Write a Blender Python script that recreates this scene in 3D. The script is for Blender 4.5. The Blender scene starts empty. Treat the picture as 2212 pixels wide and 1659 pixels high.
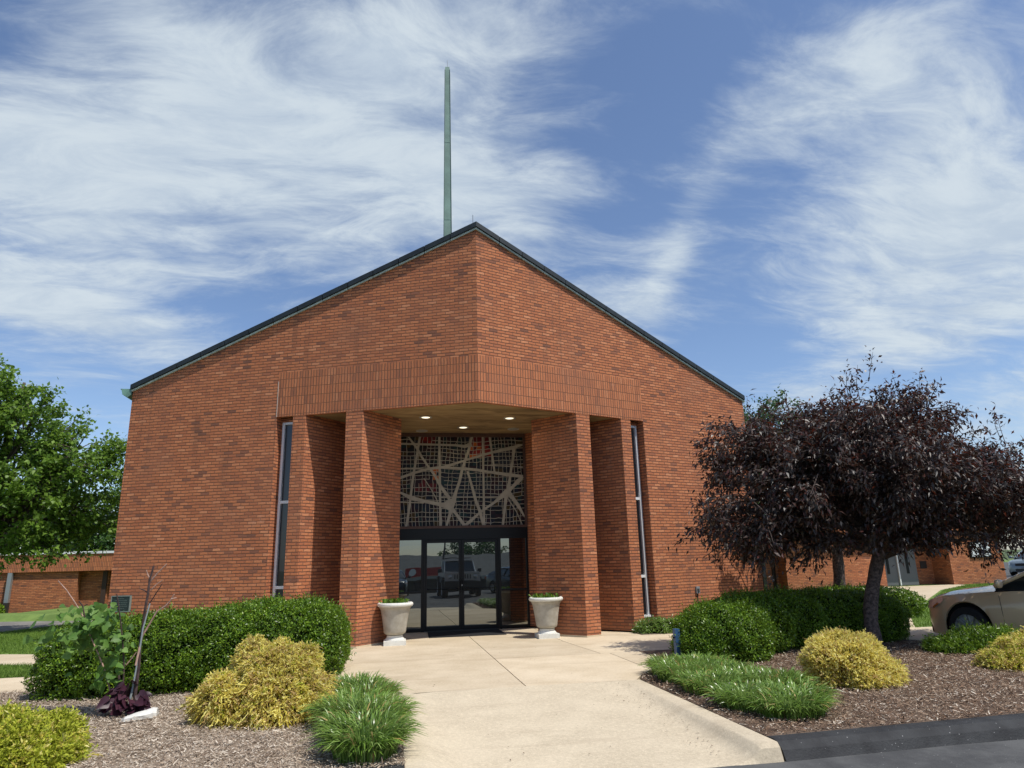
import bpy, math, random
import numpy as np
from mathutils import Vector, Matrix
R = math.radians
random.seed(7)
rng = np.random.default_rng(11)
sc = bpy.context.scene
col = sc.collection

# ------------------------------------------------------------------ camera
CAM = Vector((-1.7926, -13.723, 1.5879))
PITCH, ROLL, YAW = 0.2553, -0.0264, 0.1818
fw = Vector((math.sin(YAW)*math.cos(PITCH), math.cos(YAW)*math.cos(PITCH), math.sin(PITCH)))
r0 = Vector((math.cos(YAW), -math.sin(YAW), 0)); u0 = r0.cross(fw)
cr = math.cos(ROLL)*r0 + math.sin(ROLL)*u0
cu = -math.sin(ROLL)*r0 + math.cos(ROLL)*u0
cd = bpy.data.cameras.new('camera'); cam = bpy.data.objects.new('camera', cd); col.objects.link(cam)
M = Matrix((cr, cu, -fw)).transposed().to_4x4(); M.translation = CAM
cam.matrix_world = M
cd.sensor_width = 36; cd.sensor_fit = 'HORIZONTAL'; cd.lens = 1470/2212*36
cd.clip_start = 0.05; cd.clip_end = 3000
sc.camera = cam

# ------------------------------------------------------------------ light
SUN_EL, SUN_AZ = R(60.5), math.atan2(.70, -.714)      # azimuth from +Y towards +X
sun_dir = Vector((math.sin(SUN_AZ)*math.cos(SUN_EL), math.cos(SUN_AZ)*math.cos(SUN_EL), math.sin(SUN_EL)))
sl = bpy.data.lights.new('sun', 'SUN'); sl.energy = 4.3; sl.angle = R(0.53); sl.color = (1, .955, .88)
so = bpy.data.objects.new('sun', sl); col.objects.link(so)
so.rotation_euler = (-sun_dir).to_track_quat('-Z', 'Y').to_euler()

W = bpy.data.worlds.new('World'); sc.world = W; W.use_nodes = True
nt = W.node_tree; nt.nodes.clear()
def N(t, typ, **kw):
    n = t.nodes.new(typ)
    for k, v in kw.items():
        if k.startswith('i_'):
            key = k[2:]
            key = int(key) if key.isdigit() else key.replace('_', ' ')
            n.inputs[key].default_value = v
        else: setattr(n, k, v)
    return n
def mth(t, op, a, b=None, c=None, clamp=False):
    n = t.nodes.new('ShaderNodeMath'); n.operation = op; n.use_clamp = clamp
    for i, x in enumerate((a, b, c)):
        if x is None: continue
        if hasattr(x, 'is_linked') or hasattr(x, 'links'): t.links.new(x, n.inputs[i])
        else: n.inputs[i].default_value = x
    return n.outputs[0]
def smooth(t, x, lo, hi, a=0., b=1.):
    n = t.nodes.new('ShaderNodeMapRange'); n.interpolation_type = 'SMOOTHSTEP'
    t.links.new(x, n.inputs[0]); n.inputs[1].default_value = lo; n.inputs[2].default_value = hi
    n.inputs[3].default_value = a; n.inputs[4].default_value = b
    return n.outputs[0]
def mixc(t, f, a, b, mode='MIX'):
    n = t.nodes.new('ShaderNodeMix'); n.data_type = 'RGBA'; n.blend_type = mode
    for s, x in ((0, f), (6, a), (7, b)):
        if hasattr(x, 'links'): t.links.new(x, n.inputs[s])
        else: n.inputs[s].default_value = x if s == 0 else (*x[:3], 1)
    return n.outputs[2]

sky = N(nt, 'ShaderNodeTexSky', sky_type='NISHITA', sun_disc=False, sun_elevation=SUN_EL, sun_rotation=SUN_AZ,
        air_density=1.0, dust_density=0.6, ozone_density=2.2, altitude=150)
tc = N(nt, 'ShaderNodeTexCoord')
vn = N(nt, 'ShaderNodeVectorMath', operation='NORMALIZE'); nt.links.new(tc.outputs['Generated'], vn.inputs[0])
D = vn.outputs[0]
sep = N(nt, 'ShaderNodeSeparateXYZ'); nt.links.new(D, sep.inputs[0])
zz = mth(nt, 'MAXIMUM', mth(nt, 'ADD', sep.outputs[2], .22), .05)
cx_ = mth(nt, 'DIVIDE', sep.outputs[0], zz); cy_ = mth(nt, 'DIVIDE', sep.outputs[1], zz)
cmb = N(nt, 'ShaderNodeCombineXYZ'); nt.links.new(cx_, cmb.inputs[0]); nt.links.new(cy_, cmb.inputs[1])
def dotv(v):
    n = N(nt, 'ShaderNodeVectorMath', operation='DOT_PRODUCT'); nt.links.new(D, n.inputs[0]); n.inputs[1].default_value = v
    return n.outputs['Value']
def blob(c, r1, r2, ang, amp):
    c = Vector(c).normalized(); t1 = Vector((c.y, -c.x, 0)).normalized(); t2 = t1.cross(c)
    if t2.z < 0: t2 = -t2
    a = math.cos(ang)*t1 + math.sin(ang)*t2; b = -math.sin(ang)*t1 + math.cos(ang)*t2
    da = mth(nt, 'DIVIDE', dotv(a), r1); db = mth(nt, 'DIVIDE', dotv(b), r2)
    s = mth(nt, 'ADD', mth(nt, 'MULTIPLY', da, da), mth(nt, 'MULTIPLY', db, db))
    e = mth(nt, 'POWER', 2.718, mth(nt, 'MULTIPLY', s, -1.))
    front = mth(nt, 'GREATER_THAN', dotv(c), 0.)
    return mth(nt, 'MULTIPLY', mth(nt, 'MULTIPLY', e, front), amp)
BL = [((-.26, .82, .50), .26, .13, R(4), .62), ((-.10, .81, .57), .24, .12, R(-20), .30), ((.10, .86, .50), .13, .12, R(-38), .55),
      ((.02, .75, .66), .16, .06, R(20), .40), ((-.25, .76, .62), .15, .06, R(-30), .28), ((-.42, .78, .46), .13, .10, R(0), .45),
      ((-.42, .86, .315), .15, .033, R(-3), .95), ((-.2, .9, .38), .22, .03, R(8), .15),
      ((.626, .616, .478), .15, .17, R(35), .62), ((.70, .62, .33), .14, .10, R(10), .50), ((.45, .72, .52), .16, .05, R(28), .36),
      ((.385, .829, .406), .028, .085, R(-28), .52), ((.33, .87, .345), .05, .025, R(10), .42), ((.614, .717, .329), .10, .07, R(-20), .26),
      ((.713, .684, .153), .16, .035, R(12), .55), ((.55, .80, .20), .12, .035, R(15), .30), ((.274, .765, .582), .09, .05, R(10), .18),
      ((.379, .695, .611), .15, .06, R(15), -.45), ((.30, .79, .53), .20, .06, R(18), .16), ((.14, .915, .37), .14, .06, R(-35), -.25), ((-.095, .915, .36), .14, .04, R(10), -.25),
      ((.47, .83, .30), .10, .05, R(-35), -.22), ((-.47, .70, .56), .10, .06, R(0), -.25)]
cov = None
for b in BL:
    o = blob(*b); cov = o if cov is None else mth(nt, 'ADD', cov, o)
# cirrus-like streaks: warped noise in the cloud plane
wn = N(nt, 'ShaderNodeTexNoise', i_Scale=1.1, i_Detail=2.0, i_Roughness=.5); nt.links.new(cmb.outputs[0], wn.inputs['Vector'])
ws = N(nt, 'ShaderNodeVectorMath', operation='SCALE', i_Scale=.35); nt.links.new(wn.outputs['Color'], ws.inputs[0])
wa = N(nt, 'ShaderNodeVectorMath', operation='ADD'); nt.links.new(cmb.outputs[0], wa.inputs[0]); nt.links.new(ws.outputs[0], wa.inputs[1])
mp = N(nt, 'ShaderNodeMapping'); mp.inputs['Rotation'].default_value = (0, 0, R(28)); mp.inputs['Scale'].default_value = (1.0, 2.2, 1)
nt.links.new(wa.outputs[0], mp.inputs[0])
n1 = N(nt, 'ShaderNodeTexNoise', i_Scale=1.7, i_Detail=9.0, i_Roughness=.56, i_Distortion=.1); nt.links.new(mp.outputs[0], n1.inputs['Vector'])
n2 = N(nt, 'ShaderNodeTexNoise', i_Scale=4.6, i_Detail=12.0, i_Roughness=.66, i_Distortion=.45); nt.links.new(mp.outputs[0], n2.inputs['Vector'])
nn = mth(nt, 'ADD', mth(nt, 'MULTIPLY', n1.outputs[0], .60), mth(nt, 'MULTIPLY', n2.outputs[0], .40))
dens = mth(nt, 'ADD', mth(nt, 'MULTIPLY', cov, .92), mth(nt, 'MULTIPLY', mth(nt, 'SUBTRACT', nn, .5), 2.9))
cl = smooth(nt, dens, -.12, .78)
cl = mth(nt, 'MULTIPLY', cl, .93)
skyc = mixc(nt, 1.0, sky.outputs[0], (1.28, 1.32, 1.42), 'MULTIPLY')
base = mixc(nt, .015, skyc, (5.2, 5.8, 6.6))
cloud = mixc(nt, smooth(nt, n2.outputs[0], .35, .68), (5.2, 6.1, 7.1), (6.5, 7.3, 7.9))
fin = mixc(nt, cl, base, cloud)
bg = N(nt, 'ShaderNodeBackground', i_Strength=.103); nt.links.new(fin, bg.inputs[0])
wo = N(nt, 'ShaderNodeOutputWorld'); nt.links.new(bg.outputs[0], wo.inputs[0])
sc.view_settings.view_transform = 'Standard'; sc.view_settings.look = 'None'
sc.view_settings.exposure = 0.0; sc.view_settings.gamma = 1
sc.cycles.max_bounces = 8; sc.cycles.transparent_max_bounces = 8

# ------------------------------------------------------------------ helpers
def tag(o, label=None, cat=None, group=None, kind=None):
    if label: o['label'] = label
    if cat: o['category'] = cat
    if group: o['group'] = group
    if kind: o['kind'] = kind
    return o
def empty(name, loc=(0, 0, 0), rz=0, label=None, cat=None, group=None):
    o = bpy.data.objects.new(name, None); col.objects.link(o); o.location = loc; o.rotation_euler = (0, 0, rz)
    o.empty_display_size = .3
    return tag(o, label, cat, group)
class MB:
    def __init__(s): s.v = []; s.f = []; s.uv = []; s.mi = []
    def quad(s, pts, uv=None, m=0):
        i = len(s.v); s.v += [tuple(p) for p in pts]; s.f.append(list(range(i, i+len(pts))))
        s.uv.append(uv or [(p[0], p[1]) for p in pts]); s.mi.append(m)
    def box(s, c, d, rz=0, m=0, mat=None, uvoff=0):
        x, y, z = d[0]/2, d[1]/2, d[2]/2
        T = Matrix.Translation(c) @ Matrix.Rotation(rz, 4, 'Z')
        if mat: T = mat @ Matrix.Translation(c)
        P = [T @ Vector(p) for p in ((-x,-y,-z),(x,-y,-z),(x,y,-z),(-x,y,-z),(-x,-y,z),(x,-y,z),(x,y,z),(-x,y,z))]
        for idx, (a, b) in (((0,1,5,4),(d[0],d[2])), ((1,2,6,5),(d[1],d[2])), ((2,3,7,6),(d[0],d[2])), ((3,0,4,7),(d[1],d[2])), ((4,5,6,7),(d[0],d[1])), ((3,2,1,0),(d[0],d[1]))):
            s.quad([P[k] for k in idx], [(uvoff, 0), (uvoff+a, 0), (uvoff+a, b), (uvoff, b)], m)
    def prism(s, poly, z0, z1, m=0, bottom=True, u0=0, top=True):
        n = len(poly); u = u0
        for i in range(n):
            a, b = poly[i], poly[(i+1) % n]; L = math.hypot(b[0]-a[0], b[1]-a[1])
            za0 = z0(a) if callable(z0) else z0; zb0 = z0(b) if callable(z0) else z0
            za1 = z1(a) if callable(z1) else z1; zb1 = z1(b) if callable(z1) else z1
            s.quad([(a[0],a[1],za0),(b[0],b[1],zb0),(b[0],b[1],zb1),(a[0],a[1],za1)], [(u,za0),(u+L,zb0),(u+L,zb1),(u,za1)], m); u += L
        if top: s.quad([(p[0],p[1], z1(p) if callable(z1) else z1) for p in poly], None, m)
        if bottom: s.quad([(p[0],p[1], z0(p) if callable(z0) else z0) for p in reversed(poly)], None, m)
    def tube(s, pts, rad, n=8, m=0, caps=True):
        pts = [Vector(p) for p in pts]; k = len(pts)
        if not hasattr(rad, '__len__'): rad = [rad]*k
        t = (pts[1]-pts[0]).normalized(); up = Vector((0,0,1)) if abs(t.z) < .9 else Vector((1,0,0))
        a = t.cross(up).normalized(); base = len(s.v)
        for i, p in enumerate(pts):
            t = (pts[min(i+1,k-1)]-pts[max(i-1,0)]).normalized()
            a = (a - t*a.dot(t)).normalized(); b = t.cross(a)
            for j in range(n):
                q = 2*math.pi*j/n; s.v.append(tuple(p+rad[i]*(math.cos(q)*a+math.sin(q)*b)))
        for i in range(k-1):
            for j in range(n):
                s.f.append([base+i*n+j, base+i*n+(j+1)%n, base+(i+1)*n+(j+1)%n, base+(i+1)*n+j]); s.uv.append([(j/n,i),((j+1)/n,i),((j+1)/n,i+1),(j/n,i+1)]); s.mi.append(m)
        if caps:
            for o_, rev in ((base, True), (base+(k-1)*n, False)):
                idx = [o_+j for j in range(n)]; idx = idx[::-1] if rev else idx
                s.f.append(idx); s.uv.append([(0,0)]*n); s.mi.append(m)
    def lathe(s, prof, c=(0,0,0), n=32, m=0, cap=True):
        base = len(s.v)
        for r, z in prof:
            for j in range(n):
                q = 2*math.pi*j/n; s.v.append((c[0]+r*math.cos(q), c[1]+r*math.sin(q), c[2]+z))
        for i in range(len(prof)-1):
            for j in range(n):
                s.f.append([base+i*n+j, base+i*n+(j+1)%n, base+(i+1)*n+(j+1)%n, base+(i+1)*n+j]); s.uv.append([(j/n,i),((j+1)/n,i),((j+1)/n,i+1),(j/n,i+1)]); s.mi.append(m)
        if not cap: return
        s.f.append([base+(len(prof)-1)*n+j for j in range(n)]); s.uv.append([(0,0)]*n); s.mi.append(m)
        s.f.append([base+j for j in range(n)][::-1]); s.uv.append([(0,0)]*n); s.mi.append(m)
    def build(s, name, mats, parent=None, smooth=False, bevel=0, sharp=None, at=None):
        me = bpy.data.meshes.new(name); me.from_pydata(s.v, [], s.f)
        uvl = me.uv_layers.new(name='UVMap')
        flat = [c for f in s.uv for p in f for c in p[:2]]
        uvl.data.foreach_set('uv', flat)
        if not isinstance(mats, (list, tuple)): mats = [mats]
        for m in mats: me.materials.append(m)
        me.polygons.foreach_set('material_index', s.mi)
        if smooth: me.polygons.foreach_set('use_smooth', [True]*len(s.f))
        me.update()
        o = bpy.data.objects.new(name, me); col.objects.link(o)
        if parent is not None: o.parent = parent
        if at is not None: o.location = at
        if bevel:
            md = o.modifiers.new('bevel', 'BEVEL'); md.width = bevel; md.segments = 2; md.limit_method = 'ANGLE'
        if smooth and sharp:
            me.set_sharp_from_angle(angle=R(sharp))
        return o
def arr_obj(name, V, F, mats, parent=None, mi=None, smooth=False, loc=None):
    """big meshes straight from numpy arrays; F is (n,k)"""
    V = np.asarray(V, dtype=np.float32); F = np.asarray(F, dtype=np.int32)
    me = bpy.data.meshes.new(name); k = F.shape[1]
    me.vertices.add(len(V)); me.vertices.foreach_set('co', V.ravel())
    me.loops.add(F.size); me.loops.foreach_set('vertex_index', F.ravel())
    me.polygons.add(len(F)); me.polygons.foreach_set('loop_start', np.arange(0, F.size, k, dtype=np.int32))
    if not isinstance(mats, (list, tuple)): mats = [mats]
    for m in mats: me.materials.append(m)
    if mi is not None: me.polygons.foreach_set('material_index', np.asarray(mi, dtype=np.int32))
    if smooth: me.polygons.foreach_set('use_smooth', np.ones(len(F), dtype=bool))
    me.update(calc_edges=True); me.validate()
    o = bpy.data.objects.new(name, me); col.objects.link(o)
    if parent is not None: o.parent = parent
    if loc is not None: o.location = loc
    return o

# ------------------------------------------------------------------ materials
def newmat(name):
    m = bpy.data.materials.new(name); m.use_nodes = True; t = m.node_tree
    b = t.nodes['Principled BSDF']; return m, t, b
def simple(name, c, rough=.6, metal=0, spec=.5, noise=0, nscale=8, bump=0, bscale=40, coat=0):
    m, t, b = newmat(name)
    b.inputs['Base Color'].default_value = (*c, 1); b.inputs['Roughness'].default_value = rough
    b.inputs['Metallic'].default_value = metal; b.inputs['Specular IOR Level'].default_value = spec
    if coat: b.inputs['Coat Weight'].default_value = coat; b.inputs['Coat Roughness'].default_value = .04
    g = N(t, 'ShaderNodeTexCoord')
    if noise:
        n = N(t, 'ShaderNodeTexNoise', i_Scale=nscale, i_Detail=6.0, i_Roughness=.6); t.links.new(g.outputs['Object'], n.inputs['Vector'])
        f = smooth(t, n.outputs[0], .3, .7)
        t.links.new(mixc(t, f, [x*(1-noise) for x in c], [min(1, x*(1+noise)) for x in c]), b.inputs['Base Color'])
    if bump:
        n = N(t, 'ShaderNodeTexNoise', i_Scale=bscale, i_Detail=4.0); t.links.new(g.outputs['Object'], n.inputs['Vector'])
        bp = N(t, 'ShaderNodeBump', i_Strength=bump, i_Distance=.01); t.links.new(n.outputs[0], bp.inputs['Height']); t.links.new(bp.outputs[0], b.inputs['Normal'])
    return m
def brick(name, w=.2032, h=.0677, swap=False, dark=1.0, mort=(.135, .066, .044), vmort=(.19, .10, .065), stack=False, contrast=1.05):  # mort darker than vmort: shade under raked bricks put into horizontal joint colour
    m, t, b = newmat(name)
    uv = N(t, 'ShaderNodeUVMap'); s = N(t, 'ShaderNodeSeparateXYZ'); 
    nz = N(t, 'ShaderNodeTexNoise', i_Scale=9.0, i_Detail=3.0); t.links.new(uv.outputs[0], nz.inputs['Vector'])
    sv = N(t, 'ShaderNodeVectorMath', operation='SUBTRACT'); t.links.new(nz.outputs['Color'], sv.inputs[0]); sv.inputs[1].default_value = (.5, .5, .5)
    sc_ = N(t, 'ShaderNodeVectorMath', operation='SCALE', i_Scale=.022); t.links.new(sv.outputs[0], sc_.inputs[0])
    ad = N(t, 'ShaderNodeVectorMath', operation='ADD'); t.links.new(uv.outputs[0], ad.inputs[0]); t.links.new(sc_.outputs[0], ad.inputs[1])
    t.links.new(ad.outputs[0], s.inputs[0])
    u, v = s.outputs[0], s.outputs[1]; uv_v = s.outputs[1]
    if swap: u, v = v, u
    vr = mth(t, 'DIVIDE', v, h); row = mth(t, 'FLOOR', vr)
    off = 0.0 if stack else mth(t, 'MULTIPLY', mth(t, 'FLOORED_MODULO', row, 2.), .5)
    uu = mth(t, 'ADD', mth(t, 'DIVIDE', u, w), off); cl_ = mth(t, 'FLOOR', uu)
    fu = mth(t, 'SUBTRACT', uu, cl_); fv = mth(t, 'SUBTRACT', vr, row)
    du = mth(t, 'MULTIPLY', mth(t, 'MINIMUM', fu, mth(t, 'SUBTRACT', 1., fu)), w)
    dv = mth(t, 'MULTIPLY', mth(t, 'MINIMUM', fv, mth(t, 'SUBTRACT', 1., fv)), h)
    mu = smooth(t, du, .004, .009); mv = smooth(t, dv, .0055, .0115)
    mask = mth(t, 'MULTIPLY', mu, mv)
    cb = N(t, 'ShaderNodeCombineXYZ'); t.links.new(row, cb.inputs[0]); t.links.new(cl_, cb.inputs[1])
    wn_ = N(t, 'ShaderNodeTexWhiteNoise', noise_dimensions='2D'); t.links.new(cb.outputs[0], wn_.inputs[0])
    ramp = N(t, 'ShaderNodeValToRGB'); e = ramp.color_ramp; e.interpolation = 'LINEAR'
    P = [(0, (.19, .088, .060)), (.03, (.29, .120, .072)), (.10, (.42, .148, .072)), (.45, (.51, .180, .080)), (.75, (.55, .202, .090)), (.93, (.60, .232, .108)), (1, (.66, .28, .14))]
    av = (.51, .180, .080)
    P = [(q, tuple((av[i]+(c[i]-av[i])*contrast)*dark for i in range(3))) for q, c in P]
    e.elements[0].position = 0; e.elements[0].color = (*P[0][1], 1); e.elements[1].position = 1; e.elements[1].color = (*P[-1][1], 1)
    for q, c in P[1:-1]:
        k = e.elements.new(q); k.color = (*c, 1)
    t.links.new(wn_.outputs['Value'], ramp.inputs[0])
    # mottling inside bricks, weather stains over whole wall
    n2 = N(t, 'ShaderNodeTexNoise', i_Scale=38., i_Detail=5.0, i_Roughness=.7); t.links.new(uv.outputs[0], n2.inputs['Vector'])
    n3 = N(t, 'ShaderNodeTexNoise', i_Scale=.55, i_Detail=5.0, i_Roughness=.6); t.links.new(uv.outputs[0], n3.inputs['Vector'])
    mp_ = N(t, 'ShaderNodeMapping'); mp_.inputs['Scale'].default_value = (3.2, .35, 1); t.links.new(uv.outputs[0], mp_.inputs[0])
    n4 = N(t, 'ShaderNodeTexNoise', i_Scale=1.0, i_Detail=5.0, i_Roughness=.65); t.links.new(mp_.outputs[0], n4.inputs['Vector'])
    c = mixc(t, mth(t, 'MULTIPLY', smooth(t, n2.outputs[0], .35, .7), .45), ramp.outputs[0], (.40*dark, .15*dark, .075*dark))
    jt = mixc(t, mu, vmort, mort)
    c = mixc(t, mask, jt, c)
    c = mixc(t, smooth(t, n3.outputs[0], .47, .70, 0, .42), c, (.30*dark, .135*dark, .082*dark))
    c = mixc(t, smooth(t, n4.outputs[0], .50, .74, 0, .40), c, (.15*dark, .08*dark, .055*dark))
    n5 = N(t, 'ShaderNodeTexNoise', i_Scale=1.7, i_Detail=6.0, i_Roughness=.7); t.links.new(uv.outputs[0], n5.inputs['Vector'])
    c = mixc(t, smooth(t, n5.outputs[0], .62, .74, 0, .22), c, (.62, .36, .25))
    c = mixc(t, mth(t, 'MULTIPLY', smooth(t, uv_v, .55, .0), smooth(t, n3.outputs[0], .35, .6, .1, .5)), c, (.20, .115, .08))
    t.links.new(c, b.inputs['Base Color']); b.inputs['Roughness'].default_value = .92; b.inputs['Specular IOR Level'].default_value = .15
    hh = mth(t, 'ADD', mth(t, 'ADD', mth(t, 'MULTIPLY', mask, 1.0), mth(t, 'MULTIPLY', wn_.outputs['Value'], .45)), mth(t, 'MULTIPLY', n2.outputs[0], .5))
    bp = N(t, 'ShaderNodeBump', i_Strength=.7, i_Distance=.009); t.links.new(hh, bp.inputs['Height']); t.links.new(bp.outputs[0], b.inputs['Normal'])
    return m
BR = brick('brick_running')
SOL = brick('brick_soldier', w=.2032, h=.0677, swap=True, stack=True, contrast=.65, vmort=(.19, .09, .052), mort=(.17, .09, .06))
def concrete(name, c1, c2, scale=1.2, spot=.5, bump=.25):
    m, t, b = newmat(name)
    g = N(t, 'ShaderNodeNewGeometry')
    a = N(t, 'ShaderNodeTexNoise', i_Scale=scale, i_Detail=8.0, i_Roughness=.62); t.links.new(g.outputs['Position'], a.inputs['Vector'])
    d = N(t, 'ShaderNodeTexNoise', i_Scale=26., i_Detail=6.0, i_Roughness=.7); t.links.new(g.outputs['Position'], d.inputs['Vector'])
    f = N(t, 'ShaderNodeTexVoronoi', i_Scale=75.); t.links.new(g.outputs['Position'], f.inputs['Vector'])
    x = mixc(t, smooth(t, a.outputs[0], .3, .7), c1, c2)
    x = mixc(t, smooth(t, d.outputs[0], .45, .75, 0, spot), x, [q*1.28 for q in c2])
    x = mixc(t, smooth(t, d.outputs[0], .44, .26, 0, .5), x, [q*.68 for q in c1])
    pe = N(t, 'ShaderNodeTexNoise', i_Scale=70., i_Detail=3.0, i_Roughness=.7); t.links.new(g.outputs['Position'], pe.inputs['Vector'])
    x = mixc(t, smooth(t, pe.outputs[0], .40, .62, 0, spot*.5), x, [q*1.18 for q in c2])
    x = mixc(t, smooth(t, pe.outputs[0], .42, .30, 0, spot*.7), x, [q*.70 for q in c1])
    ck = N(t, 'ShaderNodeTexVoronoi', i_Scale=.42, feature='DISTANCE_TO_EDGE'); wv = N(t, 'ShaderNodeVectorMath', operation='ADD'); t.links.new(g.outputs['Position'], wv.inputs[0]); wsc = N(t, 'ShaderNodeVectorMath', operation='SCALE', i_Scale=.5); t.links.new(a.outputs['Color'], wsc.inputs[0]); t.links.new(wsc.outputs[0], wv.inputs[1]); t.links.new(wv.outputs[0], ck.inputs['Vector'])
    pr = smooth(t, g.outputs['Random Per Island'], 0., 1., .93, 1.04); cbx = N(t, 'ShaderNodeCombineColor'); [t.links.new(pr, cbx.inputs[q_]) for q_ in range(3)]
    x = mixc(t, 1., x, cbx.outputs[0], 'MULTIPLY')
    a2 = N(t, 'ShaderNodeTexNoise', i_Scale=.9, i_Detail=4.0, i_Distortion=.8); 
    mp_ = N(t, 'ShaderNodeMapping'); mp_.inputs['Scale'].default_value = (.6, 2.5, 1); mp_.inputs['Location'].default_value = (7, 3, 0); t.links.new(g.outputs['Position'], mp_.inputs[0]); t.links.new(mp_.outputs[0], a2.inputs['Vector'])
    x = mixc(t, smooth(t, a2.outputs[0], .52, .72, 0, .30), x, [c1[0]*.72, c1[1]*.68, c1[2]*.66])
    x = mixc(t, smooth(t, f.outputs['Distance'], .16, .08, 0, .22), x, (.16, .13, .10))
    t.links.new(x, b.inputs['Base Color']); b.inputs['Roughness'].default_value = .9; b.inputs['Specular IOR Level'].default_value = .2
    bp = N(t, 'ShaderNodeBump', i_Strength=bump, i_Distance=.006); t.links.new(d.outputs[0], bp.inputs['Height']); t.links.new(bp.outputs[0], b.inputs['Normal'])
    return m
CONC = concrete('concrete_plaza', (.50, .405, .275), (.62, .52, .375))
CONC2 = concrete('concrete_ramp', (.50, .42, .30), (.60, .51, .37), scale=2.2, spot=.75, bump=.5)
CASTW = concrete('cast_stone', (.62, .61, .55), (.74, .73, .67), scale=4, spot=.2, bump=.2)
CASTG = concrete('cast_stone_bowl', (.34, .31, .25), (.47, .44, .37), scale=5, spot=.2, bump=.3)
def speckle(name, c, c2, s1, chips, rough=.9, bump=.5, chip=(.35, .34, .33)):
    m, t, b = newmat(name); g = N(t, 'ShaderNodeNewGeometry')
    a = N(t, 'ShaderNodeTexNoise', i_Scale=s1, i_Detail=7.0, i_Roughness=.65); t.links.new(g.outputs['Position'], a.inputs['Vector'])
    d = N(t, 'ShaderNodeTexNoise', i_Scale=60., i_Detail=3.0); t.links.new(g.outputs['Position'], d.inputs['Vector'])
    v = N(t, 'ShaderNodeTexVoronoi', i_Scale=24.); t.links.new(g.outputs['Position'], v.inputs['Vector'])
    x = mixc(t, smooth(t, a.outputs[0], .35, .65), c, c2)
    if chips: x = mixc(t, mth(t, 'MULTIPLY', smooth(t, v.outputs['Distance'], .16, .08), smooth(t, d.outputs[0], .55, .62)), x, chip)
    t.links.new(x, b.inputs['Base Color']); b.inputs['Roughness'].default_value = rough; b.inputs['Specular IOR Level'].default_value = .3
    bp = N(t, 'ShaderNodeBump', i_Strength=bump, i_Distance=.008); t.links.new(d.outputs[0], bp.inputs['Height']); t.links.new(bp.outputs[0], b.inputs['Normal'])
    return m
ASPH = speckle('asphalt', (.060, .060, .060), (.105, .105, .102), 1.6, True)
ASPHK = speckle('asphalt_sealed_kerb', (.022, .022, .023), (.040, .041, .042), 3., True, bump=.7, rough=.75)
MULCHG = speckle('mulch_ground', (.20, .15, .105), (.34, .27, .20), 2.2, False, bump=1.)
LAWN = speckle('lawn_ground', (.10, .16, .035), (.17, .25, .06), 1.3, False, bump=1.)
FARG = speckle('far_ground', (.06, .09, .03), (.09, .12, .04), .05, False)
METK = simple('bronze_black_metal', (.006, .006, .007), rough=.4, metal=0, spec=.25)
ALUM = simple('aluminium_frame', (.66, .68, .70), rough=.4, metal=.15, spec=.5)
GALV = simple('galvanised', (.32, .34, .35), rough=.5, metal=.5)
FASC = simple('dark_patinated_fascia', (.012, .017, .018), rough=.5, noise=.4, nscale=6)
DRIP = simple('pale_copper_drip_edge', (.42, .50, .46), rough=.6, noise=.2)
COPPER = simple('green_copper', (.13, .255, .205), rough=.55, noise=.35, nscale=3, bump=.2)
COPPERL = simple('green_copper_spire', (.20, .30, .245), rough=.5, noise=.22, nscale=1.2)
ROOFM = simple('roof_covering', (.05, .055, .055), rough=.8, noise=.2)
WOODB = simple('brown_frame', (.075, .035, .022), rough=.6, noise=.2)
RUB = simple('black_rubber_mat', (.010, .011, .013), rough=.8, bump=.4, bscale=90)
WHITE = simple('white_paint', (.75, .76, .76), rough=.45)
def soffit_mat():
    m, t, b = newmat('stained_plaster_soffit'); g = N(t, 'ShaderNodeNewGeometry')
    mp_ = N(t, 'ShaderNodeMapping'); mp_.inputs['Scale'].default_value = (.8, 2.4, 1); t.links.new(g.outputs['Position'], mp_.inputs[0])
    a = N(t, 'ShaderNodeTexNoise', i_Scale=1.1, i_Detail=7.0, i_Roughness=.62, i_Distortion=.8); t.links.new(mp_.outputs[0], a.inputs['Vector'])
    r = N(t, 'ShaderNodeValToRGB'); e = r.color_ramp
    e.elements[0].position = .30; e.elements[0].color = (.12, .075, .035, 1); e.elements[1].position = .66; e.elements[1].color = (.43, .30, .145, 1)
    k = e.elements.new(.48); k.color = (.29, .195, .09, 1)
    t.links.new(a.outputs[0], r.inputs[0]); t.links.new(r.outputs[0], b.inputs['Base Color']); b.inputs['Roughness'].default_value = .9
    return m
SOFF = soffit_mat()
def mirror_glass(name, tint=(.33, .355, .35), wav=.004, base=(.006, .007, .008), scale=1.6, mixf=.55):
    m, t, b = newmat(name)
    b.inputs['Base Color'].default_value = (*base, 1); b.inputs['Roughness'].default_value = .3
    gl = N(t, 'ShaderNodeBsdfGlossy', i_Roughness=.0); gl.inputs['Color'].default_value = (*tint, 1)
    g = N(t, 'ShaderNodeTexCoord'); n = N(t, 'ShaderNodeTexNoise', i_Scale=scale, i_Detail=1.0); t.links.new(g.outputs['Object'], n.inputs['Vector'])
    bp = N(t, 'ShaderNodeBump', i_Strength=.25, i_Distance=wav); t.links.new(n.outputs[0], bp.inputs['Height']); t.links.new(bp.outputs[0], gl.inputs['Normal'])
    fr = N(t, 'ShaderNodeFresnel', i_IOR=1.5)
    mx = N(t, 'ShaderNodeMixShader'); t.links.new(mth(t, 'ADD', fr.outputs[0], mixf, clamp=True), mx.inputs[0])
    t.links.new(b.outputs[0], mx.inputs[1]); t.links.new(gl.outputs[0], mx.inputs[2]); t.links.new(mx.outputs[0], t.nodes['Material Output'].inputs[0])
    return m
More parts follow.
